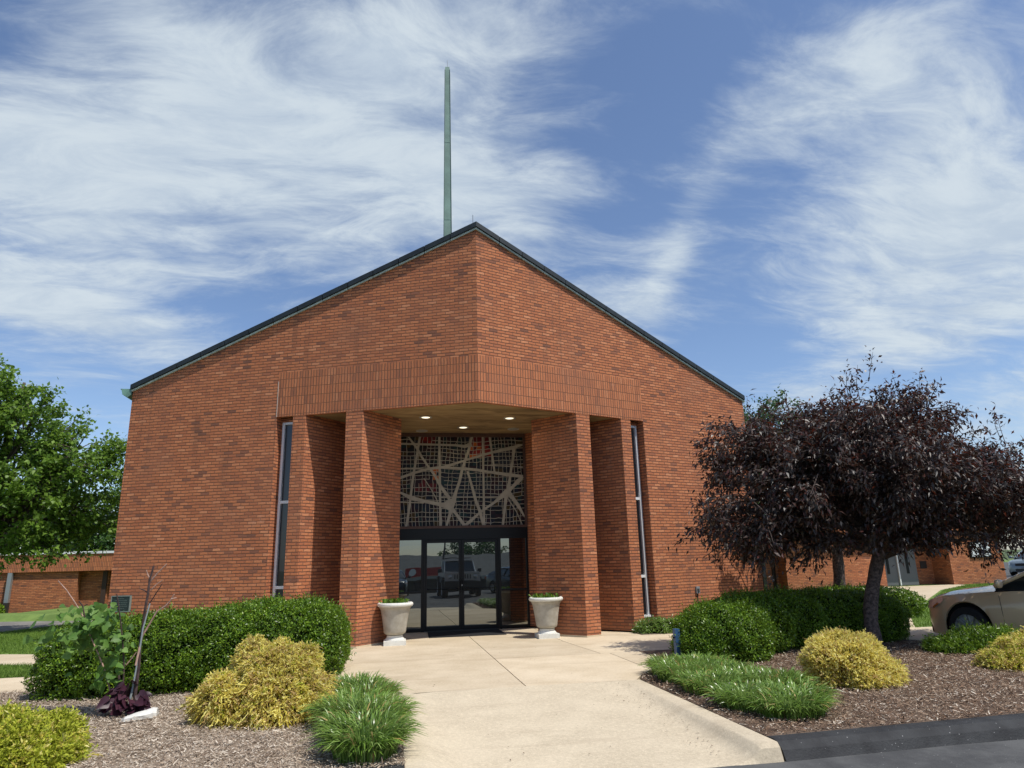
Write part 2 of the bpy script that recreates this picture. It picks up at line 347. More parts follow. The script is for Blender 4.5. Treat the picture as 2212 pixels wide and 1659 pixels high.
GLASS = mirror_glass('reflective_door_glass', mixf=.60)
GLASSW = mirror_glass('dark_window_glass', tint=(.45, .48, .52), mixf=.04)
def leafmat(name, cols, trans=.35, rough=.45, spec=.4, tcol=None, sheen=.0):
    m, t, b = newmat(name); g = N(t, 'ShaderNodeNewGeometry')
    r = N(t, 'ShaderNodeValToRGB'); e = r.color_ramp; n = len(cols)
    e.elements[0].color = (*cols[0], 1); e.elements[1].color = (*cols[-1], 1)
    for i in range(1, n-1): k = e.elements.new(i/(n-1)); k.color = (*cols[i], 1)
    t.links.new(g.outputs['Random Per Island'], r.inputs[0])
    nz = N(t, 'ShaderNodeTexNoise', i_Scale=2.3, i_Detail=3.0); t.links.new(g.outputs['Position'], nz.inputs['Vector'])
    c = mixc(t, smooth(t, nz.outputs[0], .3, .7, 0, .35), r.outputs[0], [x*.6 for x in cols[0]])
    t.links.new(c, b.inputs['Base Color']); b.inputs['Roughness'].default_value = rough; b.inputs['Specular IOR Level'].default_value = spec
    tr = N(t, 'ShaderNodeBsdfTranslucent'); t.links.new(mixc(t, .5, c, tcol or cols[-1]), tr.inputs[0])
    mx = N(t, 'ShaderNodeMixShader', i_0=trans); t.links.new(b.outputs[0], mx.inputs[1]); t.links.new(tr.outputs[0], mx.inputs[2])
    t.links.new(mx.outputs[0], t.nodes['Material Output'].inputs[0])
    return m
BOXL = leafmat('boxwood_leaf', [(.040, .085, .006), (.085, .175, .010), (.16, .28, .018), (.28, .42, .035)], trans=.25, rough=.36)
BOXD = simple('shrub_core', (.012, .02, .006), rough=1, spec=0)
GOLDL = leafmat('gold_foliage', [(.46, .36, .05), (.76, .64, .12), (.92, .82, .23), (.95, .88, .38)], trans=.42, rough=.6, spec=.2)
GOLDT = leafmat('gold_foliage_tan', [(.42, .27, .09), (.60, .42, .16), (.74, .58, .27)], trans=.35, rough=.7, spec=.2)
LIMEL = leafmat('lime_foliage', [(.20, .25, .02), (.42, .46, .04), (.60, .60, .07)], trans=.25, rough=.6, spec=.2)
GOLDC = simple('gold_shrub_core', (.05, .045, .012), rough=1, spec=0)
LIRI = leafmat('liriope_leaf', [(.065, .13, .015), (.13, .24, .028), (.21, .35, .05), (.38, .52, .16)], trans=.3, rough=.33, spec=.6)
PLUM = leafmat('plum_leaf', [(.019, .016, .012), (.034, .025, .018), (.052, .030, .020), (.090, .042, .026)], trans=.18, rough=.46, spec=.6, tcol=(.16, .04, .02))
PLUMR = leafmat('red_plum_leaf', [(.03, .012, .012), (.07, .022, .016), (.13, .035, .02)], trans=.3, rough=.4, spec=.5, tcol=(.25, .05, .02))
MAPL = leafmat('maple_leaf', [(.06, .12, .010), (.11, .21, .020), (.18, .31, .035), (.28, .44, .07)], trans=.45, rough=.45)
FARL = leafmat('far_tree_leaf', [(.025, .07, .012), (.05, .12, .02), (.09, .18, .035)], trans=.3)
GRASSB = leafmat('lawn_blade', [(.11, .19, .03), (.18, .29, .045), (.27, .40, .08)], trans=.3, rough=.6, spec=.2)
REDBUD = leafmat('redbud_leaf', [(.08, .17, .03), (.14, .28, .05), (.23, .38, .09)], trans=.4, rough=.5)
PURPL = leafmat('purple_heart_leaf', [(.035, .012, .022), (.06, .02, .035), (.09, .03, .045)], trans=.25, rough=.4)
BARK = simple('grey_bark', (.085, .065, .052), rough=.95, noise=.45, nscale=14, bump=1., bscale=30)
BARKP = simple('plum_bark', (.085, .062, .054), rough=.95, noise=.65, nscale=22, bump=1., bscale=14)
TWIG = simple('twig_bark', (.06, .035, .03), rough=.9, noise=.4, nscale=20)
TWIGP = simple('pale_twig', (.40, .25, .19), rough=.8, noise=.3, nscale=20)

# ================================================================== CHURCH
AL = .3970; CA, SA = math.cos(AL), math.sin(AL)
FW, SB, S1, S2, S3, S4 = 8.484, 4.654, 2.582, 2.974, 3.940, 4.244
HA, HE, HS = 8.77, 5.72, 4.838; HB = HS+1.016
DY = 3.74
def fp(side, s, off=0):      # plan point on the facade, off = metres behind it
    return (side*(s*CA+0) - side*off*SA, s*SA + off*CA)
def roofz(s): return HA-(HA-HE)*s/FW
church = empty('church_building', (0, 0, 0), label='red brick church with a pointed gable front over a recessed glass entrance', cat='church')
mb = MB()
LT = .11                      # lintel / facade thickness
for sd in (-1, 1):
    def q(sz, m=0):
        pts = [(*fp(sd, s), z) for s, z in sz]; uv = [(sd*s, z) for s, z in sz]
        if sd < 0: pts, uv = pts[::-1], uv[::-1]
        mb.quad(pts, uv, m)
    q([(SB, -.3), (FW, -.3), (FW, HE), (SB, roofz(SB))])
    q([(0, HB), (SB, HB), (SB, roofz(SB)), (0, HA)])
    q([(0, HS), (SB, HS), (SB, HB), (0, HB)], 1)
    # underside of the lintel, jamb of the window recess and side wall
    a, b, c, d = fp(sd, 0), fp(sd, SB), fp(sd, SB, LT), (0, LT/CA)
    mb.quad([(*a, HS), (*b, HS), (*c, HS), (*d, HS)], None, 0)
    mb.quad([(*d, HS), (*c, HS), (*c, HS+.2), (*d, HS+.2)], None, 0)
    e = fp(sd, SB, .42)
    mb.quad([(*b, -.3), (*e, -.3), (*e, HS), (*b, HS)], [(0, -.3), (.42, -.3), (.42, HS), (0, HS)], 0)
    f = fp(sd, FW); g = (f[0], 23.)
    mb.quad([(*f, -.3), (*g, -.3), (*g, HE), (*f, HE)], [(0, -.3), (20, -.3), (20, HE), (0, HE)], 0)
mb.quad([(-FW*CA, 23, -.3), (FW*CA, 23, -.3), (FW*CA, 23, HE), (0, 23, HA), (-FW*CA, 23, HE)], None, 0)
mb.build('facade_wall', [BR, SOL], church)
# soffit
ms = MB(); zs = HS+.025
poly = [(0, .06), fp(1, SB, .06), (4.2, DY+.1), (-4.2, DY+.1), fp(-1, SB, .06)]
ms.quad([(x, y, zs) for x, y in reversed(poly)], None, 0); ms.quad([(x, y, zs+.12) for x, y in poly], None, 0)
ms.build('soffit', SOFF, church)
# roof : two slabs and the raking fascia
mr = MB()
tr = .13
for sd in (-1, 1):
    n = fp(sd, 0, -.07); ov = .06
    A = Vector((0, -ov/CA, HA+.035)); B = Vector((*fp(sd, FW+.02, -ov), HE+.03)); Cc = Vector((B.x, 23.2, B.z)); Dd = Vector((0, 23.2, A.z))
    up = Vector((0, 0, tr))
    P = [A, B, Cc, Dd]
    if sd < 0: P = P[::-1]
    mr.quad([p+up for p in P]); mr.quad([p for p in P][::-1])
    mr.quad([B, Cc, Cc+up, B+up])
mr.build('roof', ROOFM, church)
mf = MB(); mdp = MB()
for sd in (-1, 1):
    for (z0, z1, o0, m_) in ((.05, .165, .085, mf), (.00, .046, .05, mdp)):
        a0, a1 = (0, -o0/CA), fp(sd, FW+.03, -o0); b0, b1 = (0, -.004/CA), fp(sd, FW+.03, -.004)
        for k in range(14):
            t0, t1 = k/14, (k+1)/14-.0015
            def L(p, q_, t): return (p[0]+(q_[0]-p[0])*t, p[1]+(q_[1]-p[1])*t)
            pa, pb, pc, pd = L(a0, a1, t0), L(a0, a1, t1), L(b0, b1, t1), L(b0, b1, t0)
            za, zb = HA+(HE-HA)*t0*(FW+.03)/FW, HA+(HE-HA)*t1*(FW+.03)/FW
            lo = [(*pa, za+z0), (*pb, zb+z0), (*pc, zb+z0), (*pd, za+z0)]; hi = [(x, y, z-z0+z1) for x, y, z in lo]
            for idx in ((0, 1), (1, 2), (2, 3), (3, 0)):
                m_.quad([lo[idx[0]], lo[idx[1]], hi[idx[1]], hi[idx[0]]])
            m_.quad(hi); m_.quad(lo[::-1])
mf.build('fascia', FASC, church); mdp.build('drip_edge', DRIP, church)
for sd in (-1,):
    g = MB(); x0 = sd*(FW*CA+.02); y0 = fp(sd, FW)[1]-.05
    prof = [(0, -.02), (.07, -.08), (.19, -.02), (.22, .10), (.24, .10), (.24, .12), (0, .12)]
    for (pa, pb) in zip(prof, prof[1:]+prof[:1]):
        g.quad([(x0+sd*pa[0], y0, HE+pa[1]-.06), (x0+sd*pb[0], y0, HE+pb[1]-.06), (x0+sd*pb[0], 23, HE+pb[1]-.06), (x0+sd*pa[0], 23, HE+pa[1]-.06)])
    g.quad([(x0+sd*p[0], y0, HE+p[1]-.06) for p in prof])
    g.build('gutter', COPPER, church)
# lightning rod on the gable tip, spire
m_ = MB(); m_.tube([(-.03, .25, HA+.2), (-.03, .25, HA+.50)], .009, 6); m_.build('lightning_rod', GALV, church)
sp = MB(); SPY = 7.35; zb, zt = 8.2, 19.02
def ring(w, z, ang=R(38)): return [(w*math.cos(ang+k*math.pi/2), SPY+w*math.sin(ang+k*math.pi/2), z) for k in range(4)]
secs = [zb, 10.2, 12.9, 15.9, zt-.12]
wf = lambda z: .205-(.205-.118)*(z-9)/10.
prev = None
for i in range(4):
    a, b = ring(wf(secs[i]), secs[i]), ring(wf(secs[i+1]), secs[i+1]-.012)
    for k in range(4): sp.quad([a[k], a[(k+1) % 4], b[(k+1) % 4], b[k]])
    if i < 3:
        c = ring(wf(secs[i+1])+.008, secs[i+1]-.03); d = ring(wf(secs[i+1])+.008, secs[i+1]+.012)
        for k in range(4): sp.quad([c[k], c[(k+1) % 4], d[(k+1) % 4], d[k]])
a, b = ring(wf(zt-.12), zt-.132), ring(.105, zt)
for k in range(4): sp.quad([a[k], a[(k+1) % 4], b[(k+1) % 4], b[k]])
sp.quad(b)
spire = sp.build('spire', COPPERL, church)
cs = MB()
for k in range(4):
    a, b = ring(wf(zb)+.004, zb), ring(wf(zt-.13)+.004, zt-.13); cs.tube([a[k], b[k]], .011, 6)
cs.build('corner_seams', simple('dark_seam', (.05, .09, .075), rough=.6), spire)
cs = MB(); cs.tube([(0, SPY, zt-.02), (0, SPY, zt+.34)], .010, 6); cs.build('spire_rod', GALV, spire)
# piers
d = Vector((-.655, .756))
for sd in (-1, 1):
    def mir(pts): return [(sd*x, y) for x, y in (pts if sd > 0 else pts[::-1])]
    p1, p2 = Vector(fp(1, S1, .004)), Vector(fp(1, S2, .004))
    L_ = 1.285
    inner = mir([tuple(p1), tuple(p2), tuple(p2+d*L_), tuple(p1+d*L_)])
    m_ = MB(); m_.prism(inner, .035, HS+.02, u0=.1); m_.build('pier', BR, church)
    m_ = MB(); m_.prism([(x*1.0, y) for x, y in inner], -.1, .035); m_.build('pier_footing', CONC, church)
    p3, p4 = Vector(fp(1, S3, .004)), Vector(fp(1, S4, .004)); n = Vector((-SA, CA))
    e3 = p3+d*((DY-p3.y)/d.y)
    outer = mir([tuple(p3), tuple(p4), tuple(p4+n*.30), (3.6, DY-.3), (3.2, DY+.1), (e3.x, DY+.1), (e3.x, DY)])
    m_ = MB(); m_.prism(outer, .035, HS+.02, u0=.05); m_.build('pier', BR, church)
# narrow windows in the two recesses
for sd in (-1, 1):
    wroot = None
    wz0, wz1 = .33, 4.74
    sa, sb_ = S4-.02, SB-.05
    off = .24
    def box_s(m_, s0, s1, z0, z1, o0, o1):
        P = [fp(sd, s0, o0), fp(sd, s1, o0), fp(sd, s1, o1), fp(sd, s0, o1)]
        if sd < 0: P = P[::-1]
        m_.prism(P, z0, z1)
    fr = MB()
    box_s(fr, sb_-.055, sb_, wz0, wz1, off-.05, off+.03)
    box_s(fr, sa+.002, sb_-.055, wz1-.05, wz1, off-.045, off+.03)
    fr_o = fr.build('narrow_window', ALUM, church)
    sil = MB(); box_s(sil, sa+.001, sb_, wz0-.045, wz0, off-.09, off+.04); sil.build('window_sill', WHITE, fr_o)
    for zc in (2.97, 1.185):
        br_ = MB(); box_s(br_, sa+.001, sb_-.056, zc-.03, zc+.03, off-.048, off+.02); br_.build('window_bar', WHITE, fr_o)
    for z0, z1 in ((wz0, 1.155), (1.215, 2.94), (3.0, wz1-.05)):
        pn = MB(); box_s(pn, sa+.001, sb_-.056, z0, z1, off, off+.015); pn.build('pane', GLASSW, fr_o)
    # brick reveal beside the frame, top and sloping brick sill
    rv = MB(); box_s(rv, sb_, SB, -.1, HS, off-.02, off+.1); box_s(rv, sa, sb_, wz1, HS, off-.02, off+.1)
    a, b, c, e = fp(sd, sa), fp(sd, SB), fp(sd, SB, off-.02), fp(sd, sa, off-.02)
    top = [(*a, .13), (*b, .13), (*c, wz0-.05), (*e, wz0-.05)]; rv.quad(top if sd > 0 else top[::-1])
    fr_ = [(*a, -.1), (*b, -.1), (*b, .13), (*a, .13)]; rv.quad(fr_ if sd > 0 else fr_[::-1])
    rv.build('window_reveal', BR, church)
# ---- entrance : black frame, doors, sidelights, transom
def bx(m_, x0, x1, z0, z1, y0, y1, mi=0): m_.prism([(x0, y0), (x1, y0), (x1, y1), (x0, y1)], z0, z1, mi)
XL, XR = -1.714, 1.714
m_ = MB()
bx(m_, XL, XR, 2.165, 2.44, DY-.03, DY+.09)           # header
bx(m_, XL, -1.66, .02, 2.165, DY-.02, DY+.06); bx(m_, 1.66, XR, .02, 2.165, DY-.02, DY+.06)
bx(m_, -.975, -.90, .0, 2.165, DY-.035, DY+.06); bx(m_, .935, 1.01, .0, 2.165, DY-.035, DY+.06)
bx(m_, -1.66, -.975, .02, .085, DY-.02, DY+.05); bx(m_, 1.01, 1.66, .02, .085, DY-.02, DY+.05)
bx(m_, -1.66, -.975, .895, .945, DY-.015, DY+.05); bx(m_, 1.01, 1.66, .895, .945, DY-.015, DY+.05)
frm = m_.build('entrance_frame', METK, church, bevel=.003)
m_ = MB(); bx(m_, -.90, .935, .003, .02, DY-.06, DY+.08); m_.build('threshold', simple('dark_threshold', (.06, .06, .06), rough=.4, metal=.7), frm)
for x0, x1 in ((-1.66, -.975), (1.01, 1.66)):
    for z0, z1 in ((.085, .895), (.945, 2.165)):
        m_ = MB(); bx(m_, x0, x1, z0, z1, DY+.010, DY+.018); m_.build('sidelight_pane', GLASS, frm)
for (x0, x1, hx) in ((-.895, .012, -.012), (.022, .93, .046)):
    dr = MB(); s_ = .062
    bx(dr, x0, x0+s_, .022, 2.155, DY-.02, DY+.03); bx(dr, x1-s_, x1, .022, 2.155, DY-.02, DY+.03)
    bx(dr, x0+s_, x1-s_, 2.085, 2.155, DY-.018, DY+.03); bx(dr, x0+s_, x1-s_, .022, .115, DY-.018, DY+.03)
    do = dr.build('glass_door', METK, church)
    pn = MB(); bx(pn, x0+s_, x1-s_, .115, 2.085, DY, DY+.010); pn.build('door_pane', GLASS, do)
    hd = MB(); hd.tube([(hx, DY-.02, .93), (hx, DY-.075, .93), (hx, DY-.075, 1.18), (hx, DY-.02, 1.18)], .011, 8)
    hd.build('door_handle', METK, do)
    pb = MB(); pb.tube([(x0+s_, DY-.03, .98), (x1-s_, DY-.03, .98)], .010, 6); pb.build('push_bar', METK, do)
m_ = MB(); m_.tube([(.03, DY-.03, 1.06), (.03, DY-.045, 1.06)], .016, 10); m_.build('door_lock', ALUM, frm)
m_ = MB(); bx(m_, -.36+.47, .56, 1.0, 1.015, DY-.0, DY-.002)
# stained glass wall above the doors
GX0, GX1, GZ0, GZ1 = -1.62, 1.66, 2.50, 4.765
m_ = MB()
bx(m_, XL, GX0, 2.44, 4.86, DY-.05, DY+.1); bx(m_, GX1, XR, 2.44, 4.86, DY-.05, DY+.1)
bx(m_, GX0, GX1, GZ1, 4.86, DY-.05, DY+.1); bx(m_, GX0, GX1, 2.44, GZ0, DY-.05, DY+.1)
sgf = m_.build('stained_glass_window', WOODB, church)
cm = {}
for nme, c in (('black', (.006, .007, .010)), ('navy', (.009, .012, .022)), ('plum', (.022, .008, .012)), ('slate', (.025, .030, .038)), ('red', (.20, .012, .010)), ('wine', (.09, .008, .012)), ('orange', (.42, .10, .02)), ('teal', (.010, .028, .030)), ('brown', (.05, .03, .008))):
    cm[nme] = simple('glass_'+nme, c, rough=.45, spec=.18)
names = list(cm); gl = MB(); ribs = MB()
def zp(x, y):
    t = (y-355)/1035.; xl, xr = 400-15*t, 1800+33*t
    return (-1.47+3.15*(x-xl)/(xr-xl), 4.77-2.29*t)
nx, ny = 34, 22
gx = np.linspace(GX0, GX1, nx+1); gz = np.linspace(GZ0, GZ1, ny+1)
jit = np.random.default_rng(3)
PX = np.zeros((nx+1, ny+1)); PZ = np.zeros((nx+1, ny+1))
for i in range(nx+1):
    for j in range(ny+1):
        a, b = gx[i], gz[j]
        sx = .035*math.sin(b*1.6+a*1.3)+.018*math.sin(a*5+b)*math.sin(b*3) + jit.normal()*.007
        sz = .030*math.sin(a*2.1+b)+ .012*math.sin(a*4.4-b*2) + jit.normal()*.007
        PX[i, j] = a+(sx if 0 < i < nx else 0); PZ[i, j] = b+(sz if 0 < j < ny else 0)
def region(x, z):
    u_ = 400+(x+1.47)/3.15*1420; v_ = 355+(4.77-z)/2.29*1035
    r_ = jit.random()
    if 590 < u_ < 800 and v_ < 435: return 'wine' if r_ < .75 else 'red'
    if 1180 < u_ < 1420 and v_ < 610: return ('red' if r_ < .55 else 'wine' if r_ < .8 else 'orange') if v_ > 440 else 'wine'
    if 735 < u_ < 815 and 735 < v_ < 860: return 'orange'
    if 560 < u_ < 800 and 830 < v_ < 1000: return 'wine' if r_ < .5 else 'plum'
    if 1480 < u_ < 1640 and 530 < v_ < 720: return 'slate' if r_ < .5 else 'navy'
    if 1330 < u_ < 1620 and 860 < v_ < 1050: return 'slate' if r_ < .4 else 'plum'
    if 850 < u_ < 1320 and 750 < v_ < 1060: return 'slate' if r_ < .35 else 'teal' if r_ < .6 else 'navy'
    return 'black' if r_ < .42 else 'navy' if r_ < .62 else 'plum' if r_ < .82 else 'teal' if r_ < .9 else 'brown'
for i in range(nx):
    for j in range(ny):
        P = [(PX[i, j], PZ[i, j]), (PX[i+1, j], PZ[i+1, j]), (PX[i+1, j+1], PZ[i+1, j+1]), (PX[i, j+1], PZ[i, j+1])]
        tx, tz = jit.normal()*.004, jit.normal()*.004
        gl.quad([(p[0], DY+.02+tx*(k in (1, 2))+tz*(k > 1), p[1]) for k, p in enumerate(P)], None, names.index(region((P[0][0]+P[2][0])/2, (P[0][1]+P[2][1])/2)))
gl.build('coloured_glass', [cm[k] for k in names], sgf)
def strip(pts, w, y=DY, th=.03):
    """flat concrete rib with width, front face and sides"""
    n = len(pts); ws = w if hasattr(w, '__len__') else [w]*n
    Lf, Rt = [], []
    for i in range(n):
        a = Vector(pts[max(i-1, 0)]); b = Vector(pts[min(i+1, n-1)]); t = (b-a).normalized(); nn_ = Vector((-t.y, t.x))*ws[i]/2; p = Vector(pts[i])
        Lf.append(p+nn_); Rt.append(p-nn_)
    cz = lambda p: (min(max(p[0], GX0), GX1), min(max(p[1], GZ0), GZ1))
    Lf = [cz(p) for p in Lf]; Rt = [cz(p) for p in Rt]
    for i in range(n-1):
        a, b, c, e = Lf[i], Lf[i+1], Rt[i+1], Rt[i]
        ribs.quad([(a[0], y, a[1]), (e[0], y, e[1]), (c[0], y, c[1]), (b[0], y, b[1])])
        ribs.quad([(a[0], y, a[1]), (b[0], y, b[1]), (b[0], y+th, b[1]), (a[0], y+th, a[1])]); ribs.quad([(c[0], y, c[1]), (e[0], y, e[1]), (e[0], y+th, e[1]), (c[0], y+th, c[1])])
lay = [0]
def yl(): lay[0] += 1; return DY-.0006*lay[0]
for i in range(1, nx):
    j = 0
    while j < ny:
        run = int(jit.integers(3, 9)); j2 = min(ny, j+run)
        if jit.random() < .86: strip([(PX[i, k], PZ[i, k]) for k in range(j, j2+1)], [.007+.007*jit.random() for _ in range(j2+1-j)], DY+.003+.0003*(i % 7))
        j = j2
for j in range(1, ny):
    i = 0
    while i < nx:
        run = int(jit.integers(4, 12)); i2 = min(nx, i+run)
        if jit.random() < .9: strip([(PX[k, j], PZ[k, j]) for k in range(i, i2+1)], [.008+.008*jit.random() for _ in range(i2+1-i)], DY+.0005+.0003*(j % 7))
        i = i2
RIB = [([(595,355),(575,480),(555,600),(520,800),(500,960),(490,1040),(470,1200),(440,1400)], 30), ([(465,355),(560,490),(620,600),(700,720),(760,800),(830,930),(935,1075)], [26,32,26,28,30,38,46]),
 ([(310,445),(400,440),(600,445),(830,450),(1000,455),(1110,468),(1190,440)], [24,24,24,24,28,40,60]), ([(815,350),(830,1400)], 30), ([(1320,350),(1340,1395)], 26),
 ([(310,855),(398,825),(520,780),(700,730),(880,710),(1090,640),(1320,570),(1500,520),(1640,490),(1800,445)], [32,34,30,30,38,24,28,34,50,26]),
 ([(1190,350),(1160,500),(1120,620),(1080,740),(1050,880),(1010,990),(980,1100),(955,1200),(900,1400)], [34,34,30,36,36,38,60,44,30]), ([(1400,350),(1420,480),(1440,620),(1460,770)], 24),
 ([(1690,480),(1680,600),(1650,780),(1640,860),(1615,990)], [44,34,30,34,44]), ([(870,715),(1100,730),(1250,745),(1400,770),(1600,800),(1800,825)], [20,34,34,30,44,40]),
 ([(1805,830),(1740,880),(1680,940),(1600,1010),(1550,1050),(1450,1130),(1340,1200),(1260,1260),(1180,1330),(1120,1395)], [30,60,36,80,60,30,28,28,40,70]),
 ([(1605,1010),(1595,1080),(1580,1200),(1560,1395)], [90,44,34,30]), ([(1615,1000),(1680,1080),(1740,1160),(1830,1290)], [70,46,44,40]),
 ([(1140,760),(1170,850),(1210,990),(1240,1100),(1290,1230),(1330,1395)], [24,28,34,36,38,34]), ([(310,985),(390,1010),(500,1065),(640,1100),(830,1140),(950,1165)], [24,26,56,40,48,110]),
 ([(880,1140),(950,1125),(1000,1090)], [60,120,50]), ([(960,1180),(1020,1260),(1100,1370),(1125,1395)], [40,36,40,60]), ([(830,1062),(1000,1058),(1330,1060),(1560,1060)], 13),
 ([(310,728),(400,730),(560,730),(650,735)], 15), ([(1330,690),(1560,700),(1800,712)], 11), ([(310,1110),(390,1110),(640,1120)], 13), ([(1040,360),(1000,450)], 6), ([(640,840),(720,960),(800,1110)], 10), ([(1620,1080),(1720,1230),(1790,1390)], 11)]
for pts, w in RIB:
    ws = w if isinstance(w, list) else [w]*len(pts)
    strip([zp(*p) for p in pts], [x*.00195 for x in ws], yl())
ribs.build('concrete_ribs', simple('cast_rib', (.34, .30, .24), rough=.85, noise=.12, nscale=5), sgf)
# dark backing wall round the entrance (between the outer piers)
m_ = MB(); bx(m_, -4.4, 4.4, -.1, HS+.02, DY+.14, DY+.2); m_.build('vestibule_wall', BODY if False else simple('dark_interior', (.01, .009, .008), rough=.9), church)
# soffit downlights
LAMP, tt, bb = newmat('lit_lamp'); bb.inputs['Emission Color'].default_value = (1, .86, .62, 1); bb.inputs['Emission Strength'].default_value = 1.5
LAMPOFF = simple('unlit_lamp', (.30, .29, .25), rough=.4)
for x, y, lit in ((-.99, 1.76, 1), (.0, 2.92, 1), (.97, 1.75, 1), (-1.0, 3.42, 0), (1.30, 3.08, 0)):
    r_ = MB(); r_.lathe([(.15, 0), (.148, -.014), (.105, -.012), (.10, 0)], (x, y, zs), 24)
    ro = r_.build('downlight', simple('lamp_ring', (.42, .40, .34), rough=.4), church, smooth=True, sharp=40)
    l_ = MB(); l_.lathe([(.001, -.016), (.08, -.012), (.1, -.003)], (x, y, zs), 20); l_.build('lens', LAMP if lit else LAMPOFF, ro, smooth=True)
    if lit:
        ll = bpy.data.lights.new('downlight_glow', 'SPOT'); ll.energy = 5; ll.color = (1, .82, .55); ll.spot_size = R(140); ll.shadow_soft_size = .08
        lo = bpy.data.objects.new('downlight_glow', ll); col.objects.link(lo); lo.location = (x, y, zs-.06); lo.parent = church
# plaque on the left corner, outlet box on the right face, white joint beside the soldier band
def fac_prism(m_, sd, s0, s1, z0, z1, o0, o1, mi=0):
    P = [fp(sd, s0, o0), fp(sd, s1, o0), fp(sd, s1, o1), fp(sd, s0, o1)]
    if sd < 0: P = P[::-1]
    m_.prism(P, z0, z1, mi)
m_ = MB(); fac_prism(m_, -1, 7.90, 8.36, .76, 1.07, -.035, .0)
pl = m_.build('wall_plaque', simple('weathered_bronze', (.025, .045, .042), rough=.45, metal=.4, noise=.3, nscale=12), church)
m_ = MB()
for (a, b, c, e) in ((7.885, 7.90, .745, 1.085), (8.36, 8.375, .745, 1.085), (7.90, 8.36, 1.07, 1.085), (7.90, 8.36, .745, .76)): fac_prism(m_, -1, a, b, c, e, -.045, 0)
m_.build('plaque_frame', simple('plaque_rim', (.25, .30, .27), rough=.5, metal=.3), pl)
LETB = simple('letter_bronze', (.10, .13, .12), rough=.4, metal=.4)
for k, (w_, z_) in enumerate(((.16, 1.025), (.30, .985), (.34, .945), (.30, .905), (.34, .865), (.2, .82))):
    m_ = MB(); x_ = 0
    while x_ < w_:
        l_ = .02+.03*random.random(); fac_prism(m_, -1, 8.13-w_/2+x_, 8.13-w_/2+min(w_, x_+l_), z_-.008, z_+.008, -.0385, -.034); x_ += l_+.012
    m_.build('raised_lettering', LETB, pl)
m_ = MB(); fac_prism(m_, 1, 5.95, 6.06, .74, .90, -.05, 0); ob = m_.build('outlet_box', GALV, church, bevel=.006)
m_ = MB(); fac_prism(m_, 1, 5.975, 6.035, .76, .85, -.062, -.05); fac_prism(m_, 1, 6.0, 6.012, .45, .74, -.02, 0); m_.build('outlet_cover', simple('dark_cover', (.03, .03, .03)), ob)
m_ = MB(); fac_prism(m_, -1, SB-.012, SB+.004, HS, HB-.2, -.003, .0); m_.build('sealant_joint', simple('pale_sealant', (.55, .45, .37), rough=.8), church)

# ================================================================== GROUND
def xx_at(z): return z
def slope(y):
    if y > -24: return -.14
    if y < -62: return -3.3
    return -.14-3.16*(y+24)/(-38)
ys = [-900, -300, -120, -90, -75, -62]+[-62+38*k/10 for k in range(1, 11)]+[-15, -7.68]
# far ground sheet (grass / land to the horizon), below everything
V = []; F = []
gxs = [-900, -200, -60, -20, 0, 20, 60, 200, 900]; gys = [-900, -300, -120, -90, -62]+[-62+38*k/10 for k in range(1, 11)]+[-8, 60, 200, 900]
for y in gys:
    for x in gxs: V.append((x, y, slope(y)-.12))
n = len(gxs)
for j in range(len(gys)-1):
    for i in range(n-1): F.append((j*n+i, j*n+i+1, (j+1)*n+i+1, (j+1)*n+i))
tag(arr_obj('ground', V, F, FARG), kind='structure')
V = []; F = []; lx = [-70, -30, -10, 0, 10, 30, 90]; ly = [-68, -62]+[-62+38*k/10 for k in range(1, 11)]+[-15, -7.66]
for y in ly:
    for x in lx: V.append((x, y, slope(y)))
n = len(lx)
for j in range(len(ly)-1):
    for i in range(n-1): F.append((j*n+i, j*n+i+1, (j+1)*n+i+1, (j+1)*n+i))
tag(arr_obj('parking_lot', V, F, ASPH), kind='structure')
m_ = MB(); m_.quad([(8.3, -7.66, -.14), (60, -7.66, -.14), (60, -.75, -.14), (8.3, -.75, -.14)]); tag(m_.build('side_parking_lot', ASPH), kind='structure')
m_ = MB(); m_.quad([(29.2, 12, .0), (80, 12, .0), (80, 60, .0), (29.2, 60, .0)]); tag(m_.build('far_parking_lot', ASPH), kind='structure')
# lawns
def slab(name, poly, z, mat, kind='structure', th=.25):
    m = MB(); m.prism(poly, z-th, z, bottom=False); return tag(m.build(name, mat), kind=kind)
slab('front_lawn', [(-90, -7.6), (-14, -7.6), (-14, -.02), (90, -.02), (90, 80), (-90, 80)], -.012, LAWN)
# left bank between the drive and the walk (slightly raised), mulch beds
slab('left_mulch_bed', [(-14, -7.6), (-1.62, -7.6), (-1.62, -4.3), (-1.75, -3.9), (-2.5, -3.1), (-2.62, -2.12), (-6.9, -2.45), (-14, -2.7)], .0, MULCHG)
MULCHR = speckle('mulch_ground_dark', (.095, .060, .040), (.175, .122, .085), 2.2, False, bump=1.)
slab('right_mulch_bed', [(1.62, -7.45), (8.3, -7.2), (8.3, -2.5), (7.88, -2.12), (7.5, -.97), (4.2, -.97), (4.0, -1.42), (2.62, -1.46), (2.62, -2.12), (2.5, -3.1), (1.75, -3.9), (1.62, -4.3)], .0, MULCHR)
slab('wall_bed', [(3.62, 1.02), (9.5, 1.02), (9.5, 3.6), (3.62, 1.55)], .006, MULCHG, th=.2)
